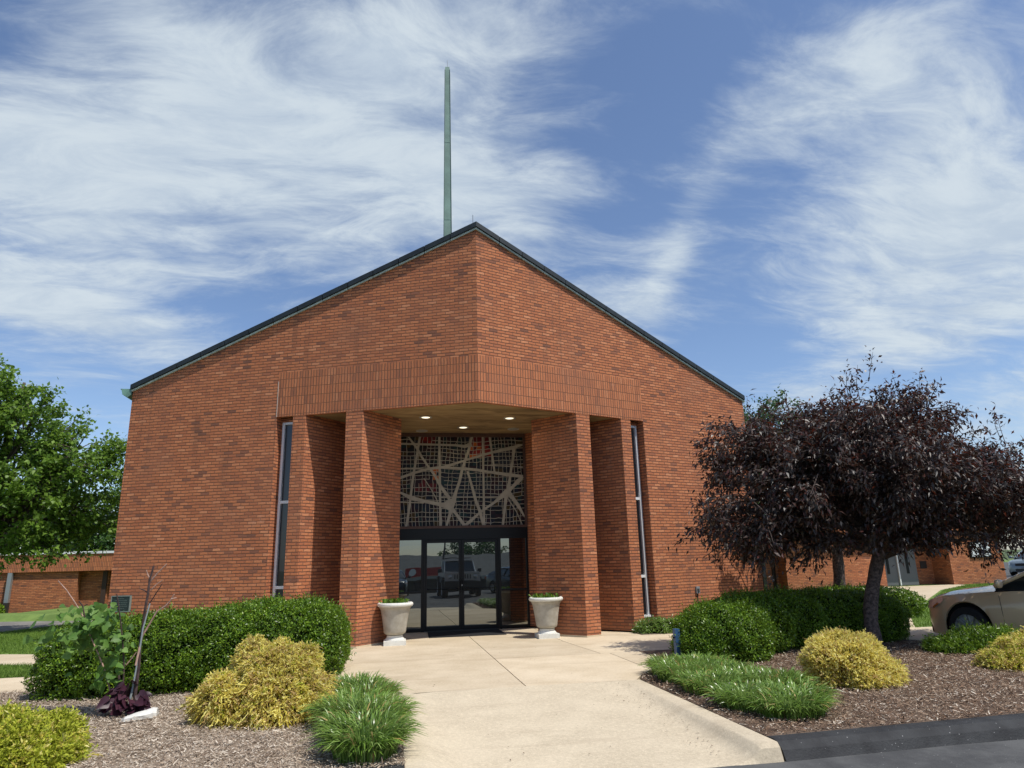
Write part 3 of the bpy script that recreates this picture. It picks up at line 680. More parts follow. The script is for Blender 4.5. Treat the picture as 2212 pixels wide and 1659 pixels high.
# plaza slabs with open joints
G = .007
def cslab(name, polys, mat, z=.0, base=True):
    m = MB()
    for p in polys: m.prism(p, z-.14, z, bottom=False)
    return tag(m.build(name, mat, bevel=.0), kind='structure')
cslab('entrance_plaza', [
 [(-1.55, -4.25+G), (.03-G, -4.25+G), (.03-G, 3.9), (-4.3, 3.9), (-4.3, -.8), (-2.6, -.8), (-2.6, -2.1), (-2.5, -3.1), (-1.75, -3.9)],
 [(.03+G, -4.25+G), (1.55, -4.25+G), (1.75, -3.9), (2.06-G, -3.5), (2.06-G, -1.5-G), (.03+G, -1.5-G)],
 [(.03+G, -1.5+G), (1.9-G, -1.5+G), (1.75-G, .55), (1.75-G, 3.9), (.03+G, 3.9)],
 [(2.06+G, -3.5), (2.5, -3.1), (2.6, -2.1), (2.6, -1.47-G), (2.06+G, -1.5-G)],
 [(1.9+G, -1.5+G), (4.0, -1.45), (4.45, -.8), (4.45, 1.0), (3.6, 1.0), (3.45, 3.9), (1.75+G, 3.9), (1.75+G, .55)],
], CONC)
cslab('left_walk', [[(-60, -2.35), (-6.9, -2.35), (-2.61, -2.09), (-2.61, -.82), (-6, -.82), (-60, -.7)]], CONC)
cslab('left_upper_walk', [[(-60, 1.4), (-9.6, 1.35), (-7, .4), (-4.32, -.6), (-4.32, .8), (-7, 1.9), (-9.6, 2.95), (-60, 3.4)]], CONC)
cslab('right_walk', [[(4.46, -.95), (7.55, -.95), (7.9, -2.09), (7.9, -.0), (4.46, -.0)], [(7.915, -2.09), (9.9, -2.0), (9.9, .0), (7.915, .0)],
                    ], CONC)
cslab('diagonal_walk', [[(8.3, .01), (9.4, .01), (11.98, 3.34), (15.4, 6.75), (14.4, 7.75), (10.2, 3.5)], [(14.41, 7.76), (15.41, 6.76), (20.9, 12.3), (24.9, 15.2), (24.9, 15.9), (19.6, 15.9), (19.6, 13.6)]], CONC)
# paved drive at the left and its grassy bank
m_ = MB(); m_.quad([(-40, 2., -.002), (-12.7, 9.25, -.002), (-11.9, 11.7, -.002), (-9.6, 12.4, -.002), (-9.6, 13.3, -.002), (-12.6, 13.45, -.002), (-15.2, 14.4, -.002), (-40, 16, -.002)]); tag(m_.build('left_drive', speckle('worn_grey_paving', (.15, .14, .125), (.24, .225, .20), 1.2, False)), kind='structure')
bk = []; F = []
for i, x in enumerate(np.linspace(-45, -8.2, 40)):
    y0 = 13.45-(x+12.6)*.36 if x > -15.2 else 14.4-(x+15.2)*.07
    for dy, z in ((0, 0), (.35, .20), (2.0, .18), (6.2, .22 if x > -15 else .0), (9.0, .2 if x > -15 else .0)): bk.append((x, y0+dy, z-.01))
for i in range(39):
    for j in range(4): F.append((i*5+j, (i+1)*5+j, (i+1)*5+j+1, i*5+j+1))
tag(arr_obj('grass_bank', bk, F, LAWN, smooth=True), kind='structure')
# ramp with its flared kerbs
V = []; F = []
ysr = list(np.linspace(-4.25-G, -7.66, 26))+[-7.70]
for y in ysr:
    t = (-4.26-y)/3.44; zr = -.138*max(0, t)**.75
    secs_ = [(-1.62, -.2), (-1.62, .004), (-1.47, .004), (-1.40, -.012), (-1.15, zr), (0, zr+.004), (1.10, zr), (1.21, zr*.95), (1.30, zr*.78), (1.36, zr*.45), (1.40, zr*.08), (1.43, .003), (1.60, .003), (1.62, -.2)]
    if y == ysr[-2]: secs_ = [(a, b) for a, b in secs_]
    if y == ysr[-1]: secs_ = [(a, b-.035 if b > -.08 else b) for a, b in secs_]
    for a, b in secs_: V.append((a, y, b))
n = len(secs_)
for j in range(len(ysr)-1):
    for i in range(n-1): F.append((j*n+i, (j+1)*n+i, (j+1)*n+i+1, j*n+i+1))
k0 = len(V); L0 = (len(ysr)-1)*n
for i in range(n): V.append((V[L0+i][0], V[L0+i][1]-.03, min(V[L0+i][2], -.142)))
for i in range(n-1): F.append((L0+i, k0+i, k0+i+1, L0+i+1))
ramp = arr_obj('entrance_ramp', V, F, CONC2, smooth=True); ramp.data.set_sharp_from_angle(angle=R(33)); tag(ramp, kind='structure')
# black sealed kerbs each side of the ramp
def kerb(name, pts):
    m = MB(); prof = [(0, -.2), (0, .0), (.10, .004), (.17, -.005), (.24, -.06), (.29, -.15)]
    for a, b in zip(pts, pts[1:]):
        for p, q_ in zip(prof, prof[1:]):
            m.quad([(a[0], a[1]-p[0], p[1]), (a[0], a[1]-q_[0], q_[1]), (b[0], b[1]-q_[0], q_[1]), (b[0], b[1]-p[0], p[1])])
    for e_ in (pts[0], pts[-1]): m.quad([(e_[0], e_[1]-p[0], p[1]) for p in prof])
    return tag(m.build(name, ASPHK), kind='structure')
kerb('right_kerb', [(1.625, -7.45), (4.2, -7.34), (8.3, -7.2)]); kerb('left_kerb', [(-14, -7.45), (-1.625, -7.45)])
# doormat
m_ = MB(); m_.prism([(-.86, 2.32), (.88, 2.32), (.90, 3.56), (-.82, 3.56)], .001, .013); tag(m_.build('door_mat', RUB, bevel=.004), 'black rubber mat lying on the concrete before the glass doors', 'doormat')
# planters
def planter(x, y, label, seed):
    t = empty('planter_urn', (x, y, 0), label=label, cat='planter', group='pale urns flanking the entrance')
    p = MB(); p.box((0, 0, .045), (.45, .45, .09)); p.build('plinth', CASTW, t, bevel=.008)
    p = MB(); p.lathe([(.205, .091), (.205, .105), (.185, .125), (.165, .150), (.160, .175), (.165, .185)], n=40); p.build('foot', CASTW, t, smooth=True, sharp=50)
    p = MB(); p.lathe([(.14, .186), (.165, .20), (.215, .225), (.228, .26), (.235, .32), (.262, .50), (.292, .66), (.305, .70), (.325, .735), (.34, .745)], n=40); p.build('bowl', CASTG, t, smooth=True)
    p = MB(); p.lathe([(.33, .746), (.358, .755), (.372, .785), (.366, .815), (.345, .83), (.315, .826), (.305, .79), (.001, .785)], n=40); p.build('rim', CASTW, t, smooth=True, sharp=60)
    g = np.random.default_rng(seed); V = []; F = []
    for k in range(150):
        a = g.random()*6.28; r_ = .27*math.sqrt(g.random()); h = .03+.09*g.random(); w_ = .012+.014*g.random()
        bx_, by_ = r_*math.cos(a), r_*math.sin(a); dx, dy = g.normal(0, .04, 2); b = len(V); c_, s_ = math.cos(a*3), math.sin(a*3)
        V += [(bx_-w_*c_, by_-w_*s_, .785), (bx_+w_*c_, by_+w_*s_, .785), (bx_+dx+w_*c_, by_+dy+w_*s_, .785+h), (bx_+dx-w_*c_, by_+dy-w_*s_, .785+h*1.1)]; F.append((b, b+1, b+2, b+3))
    mi = (g.random(len(F)) < .3).astype(int)
    arr_obj('seedlings', V, F, [BOXL, REDBUD], t, mi=mi)
    p = MB(); p.lathe([(.30, .784), (.2, .80), (.001, .81)], n=20); p.build('soil', simple('potting_soil', (.04, .028, .02), rough=1), t)
planter(-1.615, 1.36, 'pale cast stone urn planter against the pier left of the doors', 4)
planter(1.60, 1.36, 'pale cast stone urn planter against the pier right of the doors', 5)

# ================================================================== SIDE WINGS
def wing_left():
    t = empty('low_brick_wing', (-16, 21, 0), label='low flat roofed brick building with overhanging fascia beyond the left lawn', cat='building')
    o = lambda p: (p[0]+16, p[1]-21)
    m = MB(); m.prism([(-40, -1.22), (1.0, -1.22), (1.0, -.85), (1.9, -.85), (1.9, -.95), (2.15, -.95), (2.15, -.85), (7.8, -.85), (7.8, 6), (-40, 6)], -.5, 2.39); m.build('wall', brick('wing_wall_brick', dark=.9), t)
    # fascia of soldier bricks on a deep soffit
    m = MB(); m.prism([(-40, -1.35), (6.5, -1.35), (6.5, 6.2), (-40, 6.2)], 1.68, 2.40)
    m.build('fascia_band', SOL, t)
    m = MB(); m.prism([(-40.03, -1.40), (6.5, -1.40), (6.5, 6.3), (-40, 6.3)], 2.402, 2.50); m.build('roof_edge', WHITE, t)
    for x in (-1.6, -9.5):
        m = MB(); m.box((x, -1.32, .67), (.16, .16, 1.998)); cc = m.build('column', GALV, t)
        m = MB(); m.box((x, -1.32, .06), (.175, .175, .78)); m.build('column_base', simple('dark_paint', (.03, .027, .025), rough=.6), cc)
    for x in (2.05, 2.45):
        pass
    m = MB(); m.box((2.0, -.99, .55), (.18, .07, 2.2)); m.build('pilaster', simple('shadowed_brick_brown', (.045, .022, .015), rough=.7), t)  # brick pilaster face; its shadow is put into the dark brown colour
    m = MB(); m.box((3.25, -.95, .9), (.10, .10, 1.5)); m.build('downspout', WHITE, t)
wing_left()
def wing_right():
    t = empty('brick_classroom_wing', (21, 16, 0), label='low brick wing with grey double doors beyond the right lawn', cat='building')
    m = MB()
    def wall(x0, x1, y0=0, y1=5): m.prism([(x0-21, y0), (x1-21, y0), (x1-21, y1), (x0-21, y1)], -.2, 2.5)
    wall(16.25, 21.35); wall(23.5, 24.7, .9); wall(24.7, 27.65, -.25); wall(8, 15.2, .5)
    m.quad([(15.2-21, .7, -.2), (16.25-21, .7, -.2), (16.25-21, .7, 2.5), (15.2-21, .7, 2.5)], [(0, 0), (1, 0), (1, 2.5), (0, 2.5)])
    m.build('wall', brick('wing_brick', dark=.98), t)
    m = MB(); m.prism([(8-21, -.45), (27.9-21, -.45), (27.9-21, 5.3), (8-21, 5.3)], 2.5, 3.25); m.build('fascia_band', SOL, t)
    for x in (15.5, 16.0):
        m = MB(); m.box((x-21, .66, 1.2), (.16, .06, 2.4)); m.build('slot_window', GLASSW, t)
    for x0, x1 in ((21.4, 22.40), (22.47, 23.45)):
        m = MB(); m.prism([(x0-21, .5), (x1-21, .5), (x1-21, .56), (x0-21, .56)], .01, 2.49); dd = m.build('entry_door', simple('grey_door_paint', (.12, .125, .13), rough=.5), t)
        m = MB(); m.prism([((x0+x1)/2-.07-21, .485), ((x0+x1)/2+.07-21, .485), ((x0+x1)/2+.07-21, .5), ((x0+x1)/2-.07-21, .5)], .55, 2.1); m.build('door_lite', METK, dd)
    m = MB(); m.prism([(22.405-21, .44), (22.465-21, .44), (22.465-21, .56), (22.405-21, .56)], .01, 2.49); m.build('door_post', WHITE, t)
    m = MB(); m.prism([(24.0-21, .87), (24.35-21, .87), (24.35-21, .9), (24.0-21, .9)], .75, 1.1); m.build('small_plaque', simple('dark_plaque', (.03, .022, .02)), t)
    m = MB(); m.prism([(25.85-21, -.31), (27.02-21, -.31), (27.02-21, -.25), (25.85-21, -.25)], 1.2, 1.95); s_ = m.build('notice_board', METK, t)
    m = MB(); m.prism([(25.91-21, -.325), (26.96-21, -.325), (26.96-21, -.31), (25.91-21, -.31)], 1.26, 1.89); m.build('board_face', WHITE, s_)
    m = MB(); m.lathe([(.001, 0), (.12, -.02), (.14, -.08), (.001, -.12)], (16.0-21, -.3, 2.5), 16); m.build('soffit_lamp', WHITE, t, smooth=True)
wing_right()

# ================================================================== VEGETATION
def unit(v): return v/np.maximum(np.linalg.norm(v, axis=1, keepdims=True), 1e-9)
def leaves(P, Dv, Nv, L, Wd, g, bend=.25, shape=(0.0, .5, 1.0)):
    """one pointed, slightly folded leaf (two quads sharing a midrib) per point"""
    n = len(P); Dv = unit(Dv); S = unit(np.cross(Dv, Nv)); Nn = np.cross(S, Dv)
    L = np.broadcast_to(L, (n,))[:, None]; Wd = np.broadcast_to(Wd, (n,))[:, None]
    base = P; mid = P+Dv*L*.5+Nn*L*bend*.15; tip = P+Dv*L-Nn*L*bend*.35
    l = P+Dv*L*.42+S*Wd*.5+Nn*Wd*.18; r = P+Dv*L*.42-S*Wd*.5+Nn*Wd*.18
    V = np.stack([base, l, tip, r, mid], 1).reshape(-1, 3)
    i = np.arange(n)[:, None]*5
    F = np.concatenate([i+np.array([[0, 4, 2, 1]]), i+np.array([[0, 3, 2, 4]])], 1).reshape(-1, 4)
    return V, F
def blobpts(bl, n, g, e=2.6, lo=.86, hi=1.02, cover_in=.84, clump=.028, fr=16.):
    """points + normals on the union surface of super-ellipsoids"""
    out = []; nor = []; areas = np.array([b[3]*b[4]+b[4]*b[5]+b[3]*b[5] for b in bl]); pr = areas/areas.sum()
    for k, b in enumerate(bl):
        m = int(n*pr[k]*2.4); d = unit(g.normal(size=(m, 3)))
        c = np.array(b[:3]); r = np.array(b[3:6]); s = (np.abs(d)**e).sum(1)**(-1/e)
        f = lo+(hi-lo)*np.sqrt(g.random(m)); f += .045*np.sin(d[:, 0]*9+k)*np.sin(d[:, 1]*8)*np.sin(d[:, 2]*7+k*2)
        p = c+d*s[:, None]*f[:, None]*r
        keep = p[:, 2] > .02
        for j, q in enumerate(bl):
            if j == k: continue
            u = (p-np.array(q[:3]))/np.array(q[3:6]); keep &= (np.abs(u)**e).sum(1) > cover_in
        nn_ = unit(np.sign(d)*np.abs(d*s[:, None])**(e-1)/r)
        out.append(p[keep]); nor.append(nn_[keep])
    P = np.concatenate(out); Q = np.concatenate(nor)
    K_ = g.normal(size=(9, 3)); K_ = K_/np.linalg.norm(K_, axis=1, keepdims=True)*g.uniform(fr*.6, fr*1.7, 9)[:, None]; ph = g.uniform(0, 6.28, 9)
    h = np.sin(P@K_.T+ph).sum(1)/3.; P = P+Q*(h*clump)[:, None]; P[:, 2] = np.maximum(P[:, 2], .015)
    keep = g.random(len(P)) < np.clip(.95+.42*h, .25, 1); P, Q = P[keep], Q[keep]; idx = g.permutation(len(P))[:n]
    return P[idx], Q[idx]
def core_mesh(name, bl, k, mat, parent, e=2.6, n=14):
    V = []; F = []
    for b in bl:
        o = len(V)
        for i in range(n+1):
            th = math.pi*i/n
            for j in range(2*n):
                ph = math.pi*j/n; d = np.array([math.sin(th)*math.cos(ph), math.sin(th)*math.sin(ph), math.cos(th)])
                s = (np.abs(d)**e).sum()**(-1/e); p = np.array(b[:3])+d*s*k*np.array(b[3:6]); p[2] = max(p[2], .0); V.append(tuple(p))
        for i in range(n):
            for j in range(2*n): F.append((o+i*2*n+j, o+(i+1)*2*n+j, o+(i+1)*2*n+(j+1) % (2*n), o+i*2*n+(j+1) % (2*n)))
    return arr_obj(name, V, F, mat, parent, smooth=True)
def leafy_shrub(name, bl, n, L, Wd, mat, label, cat, group=None, seed=1, e=2.6, core=BOXD, ck=.84, sprigs=0, hi=1.03, mats=None, frac=0):
    g = np.random.default_rng(seed); root = empty(name, (0, 0, 0), label=label, cat=cat, group=group)
    P, Q = blobpts(bl, n, g, e=e, hi=hi)
    if sprigs:
        m = sprigs; i = g.integers(0, len(P), m); t = np.array([0, .25, .5, .75, 1.]); ln = .05+.09*g.random(m)**2
        dr = unit(Q[i]+g.normal(0, .35, (m, 3))+np.array([0, 0, .35]))
        SP = (P[i][:, None]+dr[:, None]*ln[:, None, None]*t[None, :, None]).reshape(-1, 3); SQ = np.repeat(dr, 5, 0)
        P = np.concatenate([P, SP]); Q = np.concatenate([Q, SQ])
    Dv = unit(Q*.55+g.normal(0, .62, P.shape)+np.array([0, 0, .18])); Nv = unit(Q+g.normal(0, .5, P.shape)+np.array([0, 0, .3]))
    V, F = leaves(P, Dv, Nv, L*(.6+.7*g.random(len(P))), Wd*(.7+.5*g.random(len(P))), g)
    mi = None
    if frac: mi = np.repeat((g.random(len(P)) < frac).astype(int), 2)
    arr_obj('foliage', V, F, mats or [mat], root, mi=mi)
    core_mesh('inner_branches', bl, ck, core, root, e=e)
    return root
# clipped hedges : (x, y, z, rx, ry, rz)
hl = [(-5.88, -2.85, .34, .50, .58, .50), (-5.35, -2.9, .40, .66, .62, .55), (-4.9, -2.85, .42, .70, .66, .57), (-4.25, -2.7, .42, .80, .70, .60), (-3.55, -2.35, .45, .80, .85, .64), (-3.02, -2.05, .44, .62, .88, .62)]
leafy_shrub('boxwood_hedge', hl, 80000, .038, .021, BOXL, 'long clipped green boxwood hedge in front of the left brick face', 'hedge', seed=21, sprigs=2600)
hr1 = [(3.52, -2.95, .36, .70, .62, .48), (3.15, -3.0, .26, .40, .5, .36)]
leafy_shrub('boxwood_bush', hr1, 26000, .036, .020, BOXL, 'rounded dark boxwood bush beside the plaza at the near end of the right hedge', 'bush', seed=22, sprigs=900)
hr2 = [(4.35, -2.2, .42, .75, .60, .50), (5.1, -1.95, .44, .78, .56, .50), (5.95, -1.75, .42, .78, .54, .50), (6.7, -1.62, .40, .72, .52, .48), (7.28, -1.6, .34, .50, .50, .46)]
leafy_shrub('boxwood_hedge', hr2, 60000, .036, .020, BOXL, 'dark clipped boxwood hedge in the shade behind the purple leaved tree', 'hedge', seed=23, sprigs=2000)
leafy_shrub('low_bush', [(9.2, 2.0, .35, 1.2, .9, .42), (10.6, 2.6, .3, 1.1, .8, .4)], 14000, .06, .03, BOXL, 'loose green bush round the foot of the farther purple leaved tree', 'bush', seed=24, sprigs=900, e=2)
leafy_shrub('groundcover_plant', [(4.15, 1.35, .05, .55, .32, .22), (4.9, 1.25, .05, .6, .35, .20), (5.7, 1.3, .05, .6, .4, .2)], 7000, .07, .018, LIRI, 'low green groundcover at the foot of the right brick wall', 'plant', seed=25, sprigs=500, e=2)
leafy_shrub('low_juniper', [(7.75, -3.55, .10, .62, .42, .24), (7.2, -3.45, .06, .40, .36, .15)], 9000, .05, .014, BOXL, 'low spreading green shrub in front of the beige car wheel', 'shrub', seed=26, sprigs=700, e=2, core=BOXD)
leafy_shrub('far_shrub', [(-18.6, 19.2, .1, 1.1, .8, .55)], 2500, .09, .05, BOXL, 'dark low shrub at the foot of the low left wing', 'shrub', seed=27, e=2)

def thread_shrub(name, bl, n, label, seed, mats, core=GOLDC, L=.11, droop=.5, up=.2, w=.012, group=None, fracs=(.55, .85)):
    """threadleaf cypress : drooping forked sprays"""
    g = np.random.default_rng(seed); root = empty(name, (0, 0, 0), label=label, cat='shrub', group=group)
    P, Q = blobpts(bl, n, g, e=2.05, lo=.78, hi=1.06, cover_in=.72, clump=.045, fr=17.)
    D0 = unit(Q+g.normal(0, .45, P.shape)+np.array([0, 0, up])); m = len(P)
    lg = g.random(m) < .05; Lh = L*(.5+.9*g.random(m))*np.where(lg, 1.55, 1.); D0 = unit(D0+np.where(lg[:, None], Q*.8+np.array([0, 0, .5]), 0)); Sd = unit(np.cross(D0, g.normal(size=(m, 3)))); K = 5
    ts = np.linspace(0, 1, K); wd = w*np.array([.8, 1.25, .95, 1.15, .25])
    C = P[:, None]+D0[:, None]*Lh[:, None, None]*ts[None, :, None]
    C[:, :, 2] -= droop*(Lh[:, None]*ts[None, :]**2); C += Sd[:, None]*(.12*Lh[:, None, None]*np.sin(ts*5+1)[None, :, None])
    A = C+Sd[:, None]*(wd*.5)[None, :, None]; B = C-Sd[:, None]*(wd*.5)[None, :, None]
    V = np.stack([A, B], 2).reshape(-1, 3); i = np.arange(m)[:, None]*(2*K)
    F = np.concatenate([i+np.array([[2*k, 2*k+1, 2*k+3, 2*k+2]]) for k in range(K-1)], 1).reshape(-1, 4)
    # small scale leaves along the sprays
    idx = np.repeat(np.arange(m), 3); tt_ = g.random(len(idx)); pos = P[idx]+D0[idx]*(Lh[idx]*tt_)[:, None]; pos[:, 2] -= droop*Lh[idx]*tt_**2
    V2, F2 = leaves(pos, unit(D0[idx]+g.normal(0, .6, pos.shape)), unit(g.normal(size=pos.shape)*.7+Q[idx]+np.array([.2, -.3, .8])), .034*(.5+1.0*g.random(len(idx))), .017, g)
    r1 = g.random(m); ma = (r1 > fracs[0]).astype(int)+(r1 > fracs[1]).astype(int); ma = np.minimum(ma, len(mats)-1)
    mi = np.concatenate([np.repeat(ma, K-1), np.repeat(ma[idx], 2)])
    arr_obj('foliage', np.concatenate([V, V2]), np.concatenate([F, F2+len(V)]), mats, root, mi=mi)
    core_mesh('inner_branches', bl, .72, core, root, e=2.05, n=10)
    return root
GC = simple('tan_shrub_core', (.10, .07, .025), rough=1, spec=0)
thread_shrub('gold_cypress_shrub', [(-3.0, -5.15, .20, .54, .50, .36), (-3.02, -5.1, .40, .36, .36, .30), (-2.92, -5.35, .10, .54, .40, .20), (-3.24, -4.98, .54, .16, .18, .22), (-2.78, -5.0, .48, .22, .22, .2), (-3.5, -5.3, .22, .26, .26, .22)], 9500, 'golden yellow mounded shrub in front of the left hedge, browning on top', 31, [GOLDL, GOLDT, LIMEL], core=GC, fracs=(.74, .95))
thread_shrub('gold_cypress_shrub', [(3.98, -5.35, .19, .48, .44, .32), (3.96, -5.3, .31, .31, .30, .26), (4.05, -5.45, .09, .50, .36, .18)], 9500, 'rounded golden yellow shrub on dark mulch before the purple tree trunk', 32, [GOLDL, GOLDL, GOLDT], core=GC, L=.085, droop=.35, up=.35)
thread_shrub('gold_cypress_shrub', [(7.3, -4.9, .08, .66, .42, .22), (7.95, -4.7, .14, .6, .45, .30), (6.75, -5.05, .04, .40, .28, .14)], 11000, 'sprawling yellow green shrub at the right edge in front of the beige car', 33, [GOLDL, LIMEL, GOLDT], core=GOLDC, L=.10, droop=.45, up=.1)
thread_shrub('lime_cypress_shrub', [(-5.08, -6.4, .10, .52, .46, .24), (-5.45, -6.35, .12, .46, .46, .25), (-4.9, -6.65, .04, .42, .36, .18)], 12000, 'yellow green mounded shrub in the bottom left corner of the mulch bed', 34, [LIMEL, LIMEL, GOLDL], core=GOLDC, L=.10, droop=.40, up=.25)

def liriope(name, spots, label, seed, L=.34, n=1500, group='grassy clumps along the ramp', sp=.17):
    g = np.random.default_rng(seed); Vs = []; K = 6; ts = np.linspace(0, 1, K)
    for (x, y, rx, ry) in spots:
        a = g.random(n)*6.283; r = np.sqrt(g.random(n)); bx_ = x+rx*r*np.cos(a); by_ = y+ry*r*np.sin(a)
        out = np.stack([np.cos(a), np.sin(a)], 1)*(.25+.75*r[:, None]) + g.normal(0, .38, (n, 2))
        ln = L*(.55+.6*g.random(n)); lean = .35+.65*g.random(n)
        hor = ln[:, None]*lean[:, None]*(ts[None]**1.6)*.75; ver = ln[:, None]*(ts[None]*1.05-(.55*lean[:, None]+.18)*ts[None]**2.3)
        C = np.zeros((n, K, 3)); on = out/np.linalg.norm(out, axis=1, keepdims=True)
        C[:, :, 0] = bx_[:, None]+on[:, 0:1]*hor; C[:, :, 1] = by_[:, None]+on[:, 1:2]*hor; C[:, :, 2] = .0+ver
        S = np.stack([-on[:, 1], on[:, 0], np.zeros(n)], 1); S = unit(S+g.normal(0, .3, S.shape))
        w = .0145*(.6+.6*g.random(n))[:, None]*np.array([.7, 1, 1, .95, .7, .1])[None]
        A = C+S[:, None]*w[:, :, None]*.5; B = C-S[:, None]*w[:, :, None]*.5
        Vs.append(np.stack([A, B], 2).reshape(-1, 3))
    V = np.concatenate(Vs); m = len(V)//(2*K); i = np.arange(m)[:, None]*(2*K)
    F = np.concatenate([i+np.array([[2*k, 2*k+1, 2*k+3, 2*k+2]]) for k in range(K-1)], 1).reshape(-1, 4)
    root = empty(name, (0, 0, 0), label=label, cat='plant', group=group)
    arr_obj('leaf_blades', V, F, [LIRI, GOLDT], root, mi=np.repeat((g.random(m) < .035).astype(int), K-1))
    return root
liriope('ornamental_grass', [(-1.98, -6.6, .29, .36), (-1.9, -6.15, .27, .30), (-2.12, -5.95, .26, .28), (-1.95, -7.1, .27, .30)], 'tall green grassy clump nearest the camera left of the ramp', 41, L=.44, n=1500)
liriope('ornamental_grass', [(-2.1, -5.35, .32, .34), (-2.0, -4.75, .30, .34), (-2.15, -4.25, .28, .34)], 'green grassy clump left of the ramp beside the golden shrub', 42, L=.37, n=1300)
liriope('ornamental_grass', [(2.15, -4.5, .36, .36), (2.65, -3.9, .34, .34), (2.6, -4.6, .38, .36), (2.2, -3.95, .28, .3)], 'grassy green clump at the far end of the right kerb by the boxwood bush', 43, L=.34, n=1300)
liriope('ornamental_grass', [(2.1, -5.35, .32, .38), (2.65, -5.25, .36, .36), (2.85, -5.55, .32, .3)], 'grassy green clump midway along the right kerb', 44, L=.34, n=1300)
liriope('ornamental_grass', [(2.1, -6.25, .32, .36), (2.55, -6.35, .36, .34), (2.3, -6.75, .34, .28)], 'grassy green clump nearest the asphalt on the right of the ramp', 45, L=.34, n=1300)

# ---- wood mulch chips and lawn blades (uncountable)
def inpoly(x, y, poly):
    c = np.zeros(len(x), bool); n = len(poly)
    for i in range(n):
        (x1, y1), (x2, y2) = poly[i], poly[(i+1) % n]
        c ^= ((y1 > y) != (y2 > y)) & (x < (x2-x1)*(y-y1)/((y2-y1) or 1e-9)+x1)
    return c
def chips(name, poly, n, cols, seed, z=.0, L=.034):
    g = np.random.default_rng(seed); xs = [p[0] for p in poly]; ys_ = [p[1] for p in poly]
    x = g.uniform(min(xs), max(xs), n*2); y = g.uniform(min(ys_), max(ys_), n*2); k = inpoly(x, y, poly); x, y = x[k][:n], y[k][:n]; n = len(x)
    P = np.stack([x, y, z+.004+.028*g.random(n)], 1); a = g.random(n)*6.283
    D_ = np.stack([np.cos(a), np.sin(a), g.normal(0, .28, n)], 1); Nv = np.stack([g.normal(0, .4, n), g.normal(0, .4, n), np.ones(n)], 1)
    D_ = unit(D_); S = unit(np.cross(D_, Nv)); ln = (L*(.3+1.2*g.random(n)**2+2.2*g.random(n)**12))[:, None]; w = (.002+.005*g.random(n)**1.5)[:, None]
    V = np.stack([P-S*w, P+S*w, P+D_*ln+S*w*.6+np.array([0, 0, .003]), P+D_*ln-S*w*.5], 1).reshape(-1, 3)
    F = np.arange(4*n).reshape(-1, 4)
    o = arr_obj(name, V, F, cols, mi=g.choice(len(cols), n, p=[.34, .30, .24, .12])); tag(o, kind='stuff'); return o
CH = [simple('chip_brown', (.40, .31, .225), rough=.95), simple('chip_dark', (.23, .165, .115), rough=.95), simple('chip_grey', (.54, .46, .36), rough=.95), simple('chip_pale', (.62, .53, .42), rough=.95)]
CHR = [simple('chip_red_brown', (.185, .108, .064), rough=.95), simple('chip_black_brown', (.09, .056, .036), rough=.95), simple('chip_mid', (.32, .225, .15), rough=.95), CH[3]]
chips('mulch_chips', [(-9, -7.6), (-1.62, -7.55), (-1.62, -4.3), (-2.5, -3.1), (-2.62, -2.2), (-9, -2.5)], 100000, CH, 51)
chips('mulch_chips', [(1.62, -7.44), (8.3, -7.2), (8.3, -2.6), (7.8, -2.16), (2.66, -2.16), (2.5, -3.1), (1.75, -3.9), (1.62, -4.3)], 80000, CHR, 52)
def blades(name, poly, n, seed, z=-.012, h=.055, w=.010, zf=None):
    g = np.random.default_rng(seed); xs = [p[0] for p in poly]; ys_ = [p[1] for p in poly]
    x = g.uniform(min(xs), max(xs), n*3); y = g.uniform(min(ys_), max(ys_), n*3); k = inpoly(x, y, poly); x, y = x[k][:n], y[k][:n]; n = len(x)
    zz_ = np.full(n, z) if zf is None else zf(x, y)
    a = g.random(n)*6.283; hh = h*(.5+g.random(n)); dx = g.normal(0, .35, n)*hh; dy = g.normal(0, .35, n)*hh
    c, s = np.cos(a)*w/2, np.sin(a)*w/2
    V = np.stack([np.stack([x-c, y-s, zz_], 1), np.stack([x+c, y+s, zz_], 1), np.stack([x+dx*.5+c*.7, y+dy*.5+s*.7, zz_+hh*.6], 1), np.stack([x+dx, y+dy, zz_+hh], 1)], 1).reshape(-1, 3)
    return tag(arr_obj(name, V, np.arange(4*n).reshape(-1, 4), GRASSB), kind='stuff')
blades('grass', [(-14, 3.3), (-9.6, 3.05), (-7.0, 2.0), (-7.8, 3.2), (-7.9, 12), (-11.7, 11.6), (-12.6, 9.2), (-14, 8)], 60000, 61)
blades('grass', [(-14, -.66), (-6, -.78), (-4.4, -.7), (-7, .35), (-9.6, 1.3), (-14, 1.3)], 30000, 62)
blades('grass', [(8.4, .02), (10.0, .02), (30, .02), (30, 15.6), (25.1, 15.4), (21, 12.2), (15.5, 6.7), (12.1, 3.3), (9.6, .3)], 90000, 63, w=.014)
blades('grass', [(8.1, 3.5), (10.1, 3.6), (14.3, 7.8), (19.5, 13.6), (19.5, 15.9), (16.2, 16), (8.2, 16)], 30000, 64, w=.016)
